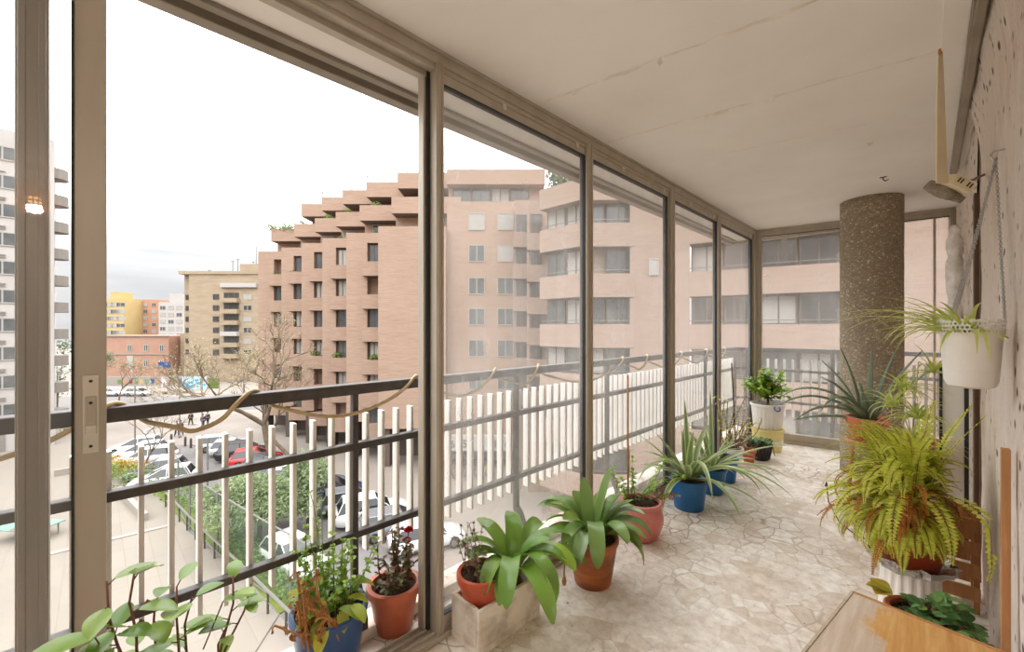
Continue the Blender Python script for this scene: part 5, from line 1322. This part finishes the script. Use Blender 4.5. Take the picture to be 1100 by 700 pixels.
for k in range(16):
    p = c+W(1, 0, 0)*rg.uniform(-2.1, 2.1)+W(0, -1, 0)*.08; mb = MB(); z = GZ+rg.uniform(.5, 2.1); r = rg.uniform(.15, .4); ax = W(0, -1, 0)
    mb.lathe([(0, 0), (r, 0), (r*.9, .03), (0, .03)], (0, 0, 0), 12, sx=rg.uniform(.6, 1.5)); Mx = Matrix.Translation((p.x, p.y, z)) @ Matrix.Rotation(AL, 4, 'Z') @ Matrix.Rotation(PI/2, 4, 'X'); mb.v = [Mx @ v for v in mb.v]; mb.build('painted_shape', mbl if k % 3 else mwh, t)
t = thing('garden_hoarding', 'hoarding covered in green brown shapes right of the blue painted one', 'hoarding', G(230, 417)); panel(t, G(230, 417), AL, 2.2, 0, 2.1, M['leaf_hedge'], .1)
t = thing('advertising_totem', 'white advertising totem with pale poster beyond the far road', 'sign', G(177, 423)); c = G(177, 423)
panel(t, c, AL, 1.25, .25, 3.0, M['white_bld'], .2, 'case'); panel(t, c+W(0, -1, 0)*.11, AL, 1.0, .5, 2.8, mat('pale poster', srgb(232,214,212), .5, c2=srgb(206,200,222), scale=1.5), .03, 'poster'); panel(t, c, AL, .8, 0, .25, M['rail'], .15, 'foot')
t = thing('banner', 'tall white feather banner on a pole beyond the far road', 'banner', G(143, 411)); c = G(143, 411)
mb = MB(); mb.tube([c, c+Vector((0, 0, 6.0))], .06, 5); mb.build('pole', M['pole'], t)
mb = MB(); u = W(-1, 0, 0); h = [(0.05, 2.2), (.55, 2.6), (1.5, 6.0), (.05, 6.0)]; mb.add([c+u*a+Vector((0, 0, z)) for a, z in h]+[c+u*a+Vector((0, 0, z))+W(0, -1, 0)*.03 for a, z in h], [(0,1,2,3), (4,7,6,5), (0,4,5,1), (1,5,6,2), (2,6,7,3), (3,7,4,0)]); mb.build('cloth', M['line'], t)
t = thing('blue_sign', 'blue sign board on two white posts before the red brick building', 'sign', G(176, 409)); c = G(176, 409)
for q in (-.9, .9):
    mb = MB(); p = c+W(1, 0, 0)*q; mb.tube([p, p+Vector((0, 0, 3.0))], .08, 5); mb.build('post', M['pole'], t)
panel(t, c, AL, 2.6, 2.9, 4.3, M['sign_blue'], .15, 'board')

# ---- shop sign and bicycles behind the slats
sg = thing('shop_front', 'white shop front with a numbered fascia under the flat brick front', 'shop front', W(-3.2, 36.2, GZ))
f = LF(-6.1, .4, 35.6); mb = MB(); f.box(mb, 0, f.L, -.6, 0, -11.15, -9.85); f.box(mb, 0, .25, -.6, 0, -12, -11.1); f.box(mb, f.L-.25, f.L, -.6, 0, -12, -11.1); f.box(mb, 3.1, 3.3, -.6, 0, -12, -11.1); mb.build('frame', M['line'], sg)
mb = MB(); f.box(mb, .25, f.L-.25, -.5, -.4, -12, -11.1); mb.build('display', M['pane'], sg)
cu = bpy.data.curves.new('sign_text', 'FONT'); cu.body = '6 51 ′ 3 6'; cu.size = .95; cu.extrude = .01; cu.align_x = 'CENTER'; cu.space_character = 1.35
cu.materials.append(M['rail']); to = to_mesh('sign_text', cu); to.parent = sg
pp_ = f.pt(f.L/2, .02, -10.85)-sg.location; to.location = pp_; to.rotation_euler = (PI/2, 0, math.atan2(f.a.y, f.a.x))
def bicycle(frame_m):
    r = thing('bicycle', '', 'bicycle', (0, 0, 0), 'bicycles parked before the numbered shop front')
    for x_ in (-.52, .52):
        mb = MB(); mb.torus((x_, 0, .34), .32, .022, (0, 1, 0), 24, 6); w_ = mb.build('wheel', M['tyre'], r)
        mb = MB()
        for k in range(8): a = PI*k/8; mb.tube([(x_+.31*math.cos(a), 0, .34+.31*math.sin(a)), (x_-.31*math.cos(a), 0, .34-.31*math.sin(a))], .004, 3)
        mb.build('spoke', M['hub'], w_)
    mb = MB()
    for p, q in (((-.52, 0, .34), (-.1, 0, .3)), ((-.1, 0, .3), (.38, 0, .72)), ((-.1, 0, .3), (-.24, 0, .86)), ((-.22, 0, .78), (.36, 0, .78)), ((-.52, 0, .34), (-.22, 0, .75)), ((.52, 0, .34), (.34, 0, .92))): mb.tube([p, q], .02, 6)
    mb.build('frame', frame_m, r)
    mb = MB(); mb.box((-.25, 0, .9), (.26, .13, .05)); mb.build('saddle', M['black_plastic'], r, bevel=.015)
    mb = MB(); mb.tube([(.42, -.28, .98), (.36, -.1, .96), (.33, 0, .94), (.36, .1, .96), (.42, .28, .98)], .016, 6); mb.build('handlebar', M['black_plastic'], r)
    mb = MB(); mb.box((-.1, .1, .28), (.17, .08, .02)); mb.box((-.1, -.1, .32), (.17, .08, .02)); mb.build('pedal', M['black_plastic'], r)
    return r
b0 = bicycle(M['rail']); b1 = bicycle(mat('lime bike frame', srgb(190,200,70), .4))
spots = [(-5.0, 33.6), (-4.1, 33.7), (-3.2, 33.6), (-2.3, 33.7), (-1.35, 33.6)]
blabs = ['dark bicycle at the left end of the row behind the slats', 'second dark bicycle from the left behind the slats', 'dark bicycle in the middle of the row behind the slats', 'bicycle with a lime frame behind the slats', 'dark bicycle at the right end of the row behind the slats']
for i, (l, d) in enumerate(spots):
    loc = W(l, d, GZ); rz = AL+.9+rs.uniform(-.15, .15)
    if i == 0: b0.location = loc; b0.rotation_euler = (0, 0, rz); b0['label'] = blabs[0]
    elif i == 3: b1.location = loc; b1.rotation_euler = (0, 0, rz); b1['label'] = blabs[3]
    else: dup(b0, loc, rz, blabs[i])

# ---- cars
def car(loc, rz, paint, label, kind='hatch'):
    r = thing('car', label, 'car', (0, 0, 0), 'cars parked along the street')
    Lh = {'hatch': 2.05, 'suv': 2.25, 'wagon': 2.3}[kind]; H = {'hatch': 1.46, 'suv': 1.68, 'wagon': 1.48}[kind]; wv = .88
    belt = H*.62
    st = [(-Lh, .42, belt*.80, .70), (-Lh+.12, .26, belt*.97, .80), (-Lh+.5, .2, belt*1.0, wv), (-.6, .2, belt, wv), (.55, .2, belt*.97, wv), (1.0, .2, belt*.93, wv), (Lh-.45, .22, belt*.82, wv*.97), (Lh-.1, .26, belt*.70, .76), (Lh, .36, belt*.58, .66)]
    rings = []
    for x_, zb, zt_, hw in st:
        rings.append([(x_, -hw*.86, zb), (x_, -hw, zb+.12), (x_, -hw*1.0, (zb+zt_)/2), (x_, -hw*.96, zt_-.06), (x_, -hw*.86, zt_), (x_, 0, zt_+.03), (x_, hw*.86, zt_), (x_, hw*.96, zt_-.06), (x_, hw, (zb+zt_)/2), (x_, hw, zb+.12), (x_, hw*.86, zb)])
    mb = MB(); n = 11; vs = [p for ring in rings for p in ring]
    mb.add(vs, [(i*n+k, i*n+(k+1) % n, (i+1)*n+(k+1) % n, (i+1)*n+k) for i in range(len(st)-1) for k in range(n)]+[tuple(range(n)), tuple((len(st)-1)*n+k for k in range(n))[::-1]])
    autosmooth(mb.build('body', paint, r), 50)
    xr = -Lh+.16 if kind != 'hatch' else -Lh+.2
    gl = [(xr, 0), (xr+.32, 1), (.0 if kind == 'hatch' else .1, 1), (.95, 0)]
    lo, hi = belt-.02, H-.06; wl_, wh = wv*.93, wv*.70
    def cab(mb, z0, z1, e=0.0):
        f_ = lambda x0, x1, t_: x0+(x1-x0)*t_
        t0, t1 = (z0-lo)/(hi-lo), (z1-lo)/(hi-lo)
        P = []
        for t_ in (t0, t1):
            xa, xb = f_(gl[0][0], gl[1][0], t_)-e, f_(gl[3][0], gl[2][0], t_)+e; hw = f_(wl_, wh, t_)+e; z = lo+(hi-lo)*t_
            P += [(xa, -hw, z), (xb, -hw, z), (xb, hw, z), (xa, hw, z)]
        mb.add(P, [(0,1,5,4), (1,2,6,5), (2,3,7,6), (3,0,4,7), (4,5,6,7), (3,2,1,0)])
    mb = MB(); cab(mb, lo, hi); mb.build('windows', M['car_glass'], r)
    mb = MB(); cab(mb, hi-.02, hi+.05, .03)
    for sy in (-1, 1):
        for xa, xb in ((gl[3][0], gl[2][0]), (-.35, -.35), (gl[0][0], gl[1][0])): mb.tube([(xa, sy*wl_, lo), (xb, sy*wh*1.03, hi)], .045, 4)
    mb.build('roof', paint, r, bevel=.03)
    for x_ in (-Lh*.62, Lh*.64):
        for sy in (-1, 1):
            mb = MB(); Mx = Matrix.Translation((x_, sy*(wv-.1), .33)) @ Matrix.Rotation(PI/2, 4, 'X')
            mb.lathe([(0, -.11), (.27, -.11), (.33, -.07), (.33, .07), (.27, .11), (0, .11)], (0, 0, 0), 18); mb.v = [Mx @ v for v in mb.v]; w_ = mb.build('wheel', M['tyre'], r, smooth=False)
            mb = MB(); mb.lathe([(0, .0), (.19, 0), (.19, .02), (0, .03)], (0, 0, 0), 12); Mx = Matrix.Translation((x_, sy*(wv+.015-.002), .33)) @ Matrix.Rotation(-sy*PI/2, 4, 'X'); mb.v = [Mx @ v for v in mb.v]; mb.build('hubcap', M['hub'], w_)
    for sy in (-1, 1):
        mb = MB(); mb.box((-Lh+.1, sy*.62, belt*.86), (.14, .22, .16)); mb.build('tail_light', M['lamp_red'], r, bevel=.02)
        mb = MB(); mb.box((Lh-.14, sy*.58, belt*.62), (.18, .26, .13)); mb.build('headlight', M['lamp_clear'], r, bevel=.02)
    r.location = loc; r.rotation_euler = (0, 0, rz)
    return r
paint = {k: mat('car paint '+k, c, .22, .15, spec=.7) for k, c in (('silver', srgb(186,186,188)), ('white', srgb(206,204,202)), ('black', srgb(44,44,48)), ('navy', srgb(46,52,74)), ('red', srgb(196,44,44)), ('grey', srgb(110,112,116)))}
HEAD = math.radians(25)
hv = (math.cos(HEAD), math.sin(HEAD))
ROW = [('silver', 'wagon', 'silver estate car farthest along the right parking row'), ('silver', 'hatch', 'silver hatchback of the right row, before the black off-roader'), ('black', 'suv', 'black off-roader parked between a silver and a red car'), ('red', 'hatch', 'red car in the right parking row'),
       ('black', 'hatch', 'black hatchback parked just after the red car'), ('navy', 'hatch', 'navy hatchback just above the pine crown'), ('silver', 'wagon', 'silver estate car above the pine crown'), ('grey', 'wagon', 'grey estate car behind the slats, right of the pine crown'),
       ('navy', 'suv', 'navy off-roader behind the slats beside the railing post'), ('grey', 'hatch', 'dark grey hatchback next to the navy off-roader'), ('white', 'suv', 'white off-roader right of the railing post'), ('grey', 'wagon', 'dark grey estate car below the white off-roader'), ('white', 'hatch', 'white car behind the red roses')]
for k, (c_, k_, lab) in enumerate(ROW):
    l, d = -29.8+.79*2.52*k, 41.0-.615*2.52*k
    car(W(l+hv[0]*1.35, d+hv[1]*1.35, GZ+.02), AL+HEAD, paint[c_], lab, k_)
LROW = [(0, 'white', 'hatch', 'white car half hidden by the small bare tree'), (2.7, 'white', 'hatch', 'white hatchback in the left parking row'), (5.4, 'white', 'wagon', 'white estate car at the front of the left row'), (10.4, 'grey', 'hatch', 'grey car beyond the fence, under the middle rail'), (13.2, 'white', 'hatch', 'white car beyond the fence, beside the pine')]
for s_, c_, k_, lab in LROW:
    l, d = -34.9+.756*s_, 41.4-.657*s_
    car(W(l-hv[0]*1.9, d-hv[1]*1.9, GZ+.02), AL+HEAD+PI, paint[c_], lab, k_)
car(W(-10.9, 20.9, GZ+.02), AL-.6, paint['white'], 'white car below the pine, behind the fence', 'hatch')
car(G(150, 425)+Vector((0, 0, .02)), AL, paint['silver'], 'silver car driving on the far road', 'hatch'); car(G(122, 425)+Vector((0, 0, .02)), AL, paint['white'], 'white car on the far road by the window stile', 'hatch')

# ---- trees and greenery
def bare_tree(label, base, h, r0, seed, depth=6, lean=(0, 0), leaves=0, leafm='leaf_plane', spread=.55, lsize=.2, group=None, first=0.35):
    t = thing('bare_tree', label, 'tree', base, group); rg = random.Random(seed); mb = MB(); mt = MB(); ml = MB(); ends = []
    def br_(p, d, L, r, k):
        n = 3; P = [p.copy()]; dd = d.copy()
        for i in range(n):
            dd = (dd+Vector((rg.gauss(0, .13), rg.gauss(0, .13), rg.gauss(0.04, .08)))).normalized(); P.append(P[-1]+dd*L/n)
        (mb if k < 3 else mt).tube(P, [r*(1-.35*i/n) for i in range(n+1)], 6 if k < 2 else (4 if k < 4 else 3), cap=False)
        if k >= depth: ends.append(P[-1]); return
        if k > 2: ends.append(P[2])
        for j in range(rg.choice([2, 3, 3]) if k < depth-1 else 3):
            nd = (dd+Vector((rg.gauss(0, spread), rg.gauss(0, spread), rg.gauss(.1, spread*.6)))).normalized(); br_(P[-1] if j else P[-1], nd, L*rg.uniform(.62, .85), r*.62, k+1)
    br_(Vector(base), Vector((lean[0], lean[1], 1)).normalized(), h*first, r0, 0)
    mb.build('trunk', M['bark'], t, smooth=True); mt.build('twigs', M['twig'], t)
    if leaves:
        for k in range(leaves):
            e = rg.choice(ends); ml.card(e+Vector((rg.gauss(0, .35), rg.gauss(0, .35), rg.gauss(0, .3))), lsize*rg.uniform(.5, 1.2), 0, rg)
        ml.build('foliage', M[leafm], t)
    return t
bd_ = W(-1, 0.15, 0)
bare_tree('big bare plane tree with pale haze of new leaves before the tan block', G(296, 506), 12.5, .3, 3, 7, (bd_.x*.55, bd_.y*.55), 2600, spread=.5, lsize=.13, first=.33)
bare_tree('bare plane tree leaning behind the big one, right of it', G(315, 496), 9.5, .22, 5, 6, (bd_.x*.7, bd_.y*.7), 500, spread=.5, lsize=.15)
bare_tree('small bare tree fanning out beside the parked white cars', G(152, 508), 5.2, .1, 8, 5, (.05, 0), 0, spread=.55)
bare_tree('leafless tree with brown haze by the far road', G(128, 432), 6.5, .14, 12, 6, (0, 0), 500, spread=.55)
bare_tree('slender bare tree between the mural and the plane tree', G(262, 424), 8, .15, 15, 6, (0, 0), 700, spread=.5)
def leafy(name, label, base, trunk_h, blobs, m, size, n, seed, group=None):
    t = thing(name, label, 'tree', base, group); rg = random.Random(seed); mb = MB(); base = Vector(base)
    mb.tube([base, base+Vector((.1, 0, trunk_h*.5)), base+Vector((0, .1, trunk_h))], [.16, .13, .1], 6)
    for c_, r_ in blobs: mb.tube([base+Vector((0, 0, trunk_h*.7)), base+Vector(c_)], .05, 4)
    mb.build('trunk', M['bark'], t, smooth=True); ml = MB()
    for c_, r_ in blobs: blob(ml, base+Vector(c_), r_, n, size, rg, asp=.3)
    ml.build('foliage', M[m], t); return t
rg = random.Random(200)
bl = []
for k in range(22):
    a = rg.uniform(0, 6.28); q = rg.random()**.5; bl.append(((2.9*q*math.cos(a), 2.3*q*math.sin(a), 2.2+1.7*(1-q)+rg.uniform(-.5, .3)), (1.1, 1.1, .75)))
leafy('pine_tree', 'round dense pine behind the green mesh fence, below the parked cars', W(-14.3, 23.6, GZ), 2.2, bl, 'leaf_pine', .26, 700, 201)
bl = []
for k in range(8):
    a = rg.uniform(0, 6.28); q = rg.random()**.5; bl.append(((1.3*q*math.cos(a), 1.3*q*math.sin(a), 3.2+1.0*(1-q)+rg.uniform(-.4, .3)), (.9, .9, .65)))
leafy('pine_tree', 'second smaller pine crown right of the dense one', W(-12.2, 25.0, GZ), 2.4, bl, 'leaf_pine', .24, 500, 203)
leafy('leafy_tree', 'grey green tree in front of the white tower, seen between the stiles', W(-60, 55, GZ), 4, [((rg.uniform(-1.5, 1.5), rg.uniform(-1.5, 1.5), 3+k*1.1), (1.9-.12*k, 1.9-.12*k, 1.3)) for k in range(7)], 'leaf_tree', .4, 220, 205)
leafy('leafy_tree', 'round green tree beside the red brick building', W(-90, 92, GZ), 3, [((0, 0, 4.5), (2.2, 2.2, 1.8)), ((.8, .5, 5.8), (1.6, 1.6, 1.4))], 'leaf_tree', .5, 260, 207)
def hedge(label, p, q, wd, h, m, seed, dens=150):
    rg = random.Random(seed); mb = MB(); L = (q-p).length; n = int(L*dens)
    d = (q-p).normalized(); s = Vector((-d.y, d.x, 0))
    for k in range(n):
        c_ = p+d*rg.uniform(0, L)+s*rg.uniform(-wd/2, wd/2)+Vector((0, 0, h*rg.random()**.6)); mb.card(c_, .2, 0, rg)
    o = mb.build('hedge', M[m], None); tag(o, label, 'hedge', kind='stuff'); return o
hedge('yellow and green hedge beside the terrace corner', G(112, 505), G(162, 517), 1.5, 1.3, 'leaf_hedge_yellow', 301)
hedge('clipped grey green hedge below the yellow one', G(100, 516), G(156, 524), 2.0, 1.4, 'leaf_hedge', 302)
hedge('green hedge along the fence by the parked cars', G(165, 524), G(226, 548), 2.0, 1.0, 'leaf_hedge', 303, 110)
hedge('weedy green hedge along the low fence rail', G(245, 575), G(330, 655), 1.2, .7, 'leaf_hedge', 304, 140)
hedge('green hedge by the tower forecourt, left of the stile', G(62, 466), G(84, 462), 2.0, 1.6, 'leaf_hedge', 305, 120)
# ---- fences
fp = [G(178, 545), G(210, 580), G(255, 625), G(330, 705)]
low = thing('low_fence', 'low fence with black posts and grey rail along the lawn strip', 'fence', G(250, 620))
mb = MB(); mb.tube([p+Vector((0, 0, 1.0)) for p in fp], .06, 5); mb.tube([p+Vector((0, 0, .5)) for p in fp], .02, 4); mb.build('rail', M['pole'], low)
for i in range(3):
    for k in range(4):
        p = fp[i].lerp(fp[i+1], k/4); mb = MB(); mb.bb(p.x-.04, p.x+.04, p.y-.04, p.y+.04, GZ, GZ+1.0); mb.build('post', M['rail'], low)
hp = [W(-25.5, 31.0, GZ), W(-19.0, 24.6, GZ), W(-12.2, 19.6, GZ), W(-6.5, 15.6, GZ)]
hi_ = thing('mesh_fence', 'tall fence of fine green mesh on pale poles in front of the pine', 'fence', W(-15, 22, GZ))
for i in range(3):
    mb = MB(); mb.add([hp[i]+Vector((0, 0, .1)), hp[i+1]+Vector((0, 0, .1)), hp[i+1]+Vector((0, 0, 3.3)), hp[i]+Vector((0, 0, 3.3))], [(0, 1, 2, 3)]); mb.build('mesh_panel', M['mesh_fence'], hi_)
    mb = MB(); mb.tube([hp[i]+Vector((0, 0, 3.3)), hp[i+1]+Vector((0, 0, 3.3))], .035, 5); mb.tube([hp[i]+Vector((0, 0, .1)), hp[i+1]+Vector((0, 0, .1))], .035, 5); mb.build('rail', M['pole'], hi_)
    for k in range(2):
        p = hp[i].lerp(hp[i+1], k/2); mb = MB(); mb.tube([p, p+Vector((0, 0, 3.4))], .06, 6); mb.build('post', M['pole'], hi_)
# ---- street furniture
for i, (px, py, h, lab) in enumerate([(223, 560, 5.2, 'thin pale pole rising beside the pine'), (145, 500, 7, 'thin grey street pole by the small bare tree'), (193, 470, 6.5, 'tall grey pole at the far crossing'), (217, 462, 6, 'pale pole standing on the plaza')]):
    mb = MB(); p = G(px, py); mb.tube([p, p+Vector((0, 0, h))], .06, 6); mb.lathe([(.14, p.z), (.12, p.z+.25), (.06, p.z+.3)], (p.x, p.y, 0), 10); o = mb.build('street_pole', M['pole'], None); tag(o, lab, 'pole')
bo = None
for i, (px, py) in enumerate([(199, 479), (205, 481), (184, 476), (213, 483)]):
    p = G(px, py); mb = MB(); mb.lathe([(0, 0), (.11, 0), (.11, .8), (.08, .86), (.11, .9), (.08, .98), (0, 1.0)], p, 10); o = mb.build('bollard', M['rail'], None)
    tag(o, ['dark bollard second from the left at the road end', 'dark bollard third from the left at the road end', 'leftmost dark bollard at the road end', 'rightmost dark bollard at the road end'][i], 'bollard', 'bollards at the road end')
pt_ = thing('table_tennis_table', 'mint green table tennis table on the paved terrace, behind the left stile', 'table', G(31, 578)); c = G(31, 578)
mb = MB(); mb.box((c.x, c.y, GZ+.76), (2.74, 1.52, .05), AL-.1); mb.build('tabletop', M['mint'], pt_); mb = MB(); mb.box((c.x, c.y, GZ+.86), (.02, 1.7, .15), AL-.1); mb.build('net', M['line'], pt_)
for sx_ in (-1.1, 1.1):
    for sy_ in (-.6, .6):
        v = Matrix.Rotation(AL-.1, 3, 'Z') @ Vector((sx_, sy_, 0)); mb = MB(); mb.box((c.x+v.x, c.y+v.y, GZ+.4), (.07, .07, .7)); mb.build('leg', M['pole'], pt_)
for i, (pa, pb, h) in enumerate([(G(58, 512), G(98, 505), .5), (G(30, 602), G(188, 564), .06), (G(128, 530), G(156, 560), .45)]):
    d = pb-pa; mb = MB(); mb.box(((pa.x+pb.x)/2, (pa.y+pb.y)/2, GZ+.05+h/2), (d.length, .3, h), ang(pa, pb)); o = mb.build('low_wall', M['kerb'], None); tag(o, ['low bench wall on the terrace near the white tower', 'shallow step line crossing the terrace at lower left', 'low wall stub by the hedge on the terrace'][i], 'wall')
# ---- people on the plaza
def person(loc, rz, top, legs, label, stride=.22):
    r = thing('person', label, 'person', (0, 0, 0))
    def skin(name, V, E, m, parent):
        me = bpy.data.meshes.new(name); me.from_pydata([v[:3] for v in V], E, []); me.materials.append(m); o = bpy.data.objects.new(name, me); COL.objects.link(o); o.parent = parent
        sk = o.modifiers.new('skin', 'SKIN'); sk.use_smooth_shade = True
        lay = me.skin_vertices[0].data if me.skin_vertices else None
        if lay is None:
            bm = bmesh.new(); bm.from_mesh(me); bm.verts.layers.skin.verify(); bm.to_mesh(me); bm.free(); lay = me.skin_vertices[0].data
        for i, v in enumerate(V): lay[i].radius = (v[3], v[3]); lay[i].use_root = (i == 0)
        o.modifiers.new('sub', 'SUBSURF').levels = 1; o.modifiers['sub'].render_levels = 1
        return o
    s = stride
    body = [(0, 0, .95, .13), (0, 0, 1.2, .13), (0, 0, 1.42, .12), (0, 0, 1.52, .06), (.02, 0, 1.62, .085), (.02, 0, 1.72, .08), (0, .19, 1.4, .055), (.02, .25, 1.13, .045), (.1, .26, .9, .035), (.15, .26, .82, .03), (0, -.19, 1.4, .055), (-.02, -.25, 1.13, .045), (.06, -.26, .9, .035), (.1, -.26, .82, .03), (0, .1, .88, .09), (s*.6, .1, .5, .065), (s, .1, .1, .045), (s+.14, .1, .04, .035), (0, -.1, .88, .09), (-s*.3, -.1, .5, .065), (-s, -.1, .1, .045), (-s+.14, -.1, .04, .035)]
    ed = [(0,1),(1,2),(2,3),(3,4),(4,5),(2,6),(6,7),(7,8),(8,9),(2,10),(10,11),(11,12),(12,13),(0,14),(14,15),(15,16),(16,17),(0,18),(18,19),(19,20),(20,21)]
    skin('body', body, ed, M['skin'], r)
    g = .014; jk = [(*body[i][:3], body[i][3]+g) for i in (0, 1, 2, 6, 7, 8, 10, 11, 12)]; skin('jacket', jk, [(0,1),(1,2),(2,3),(3,4),(4,5),(2,6),(6,7),(7,8)], top, r)
    tr_ = [(*body[i][:3], body[i][3]+g) for i in (0, 14, 15, 16, 18, 19, 20)]; skin('trousers', tr_, [(0,1),(1,2),(2,3),(0,4),(4,5),(5,6)], legs, r)
    mb = MB(); mb.ball((0.005, 0, 1.72), (.1, .09, .09), 10); mb.build('hair', M['cloth_hair'], r, smooth=True)
    r.location = loc; r.rotation_euler = (0, 0, rz); return r
person(G(218, 460), 2.5, M['cloth_navy'], M['cloth_jeans'], 'person in a navy jacket walking on the plaza, left of a pair'); person(G(223, 457), 2.4, M['cloth_navy'], M['cloth_black'], 'person in a dark blue coat walking on the plaza, right of a pair')
person(G(205, 457), 3.6, M['cloth_black'], M['cloth_black'], 'person in black walking just below the railing cable'); person(G(194, 468), .5, M['cloth_brown'], M['cloth_black'], 'person in a brown jacket by the crossing bollards'); person(G(190, 469), .6, M['cloth_black'], M['cloth_jeans'], 'person in a black jacket by the crossing, left of the one in brown')
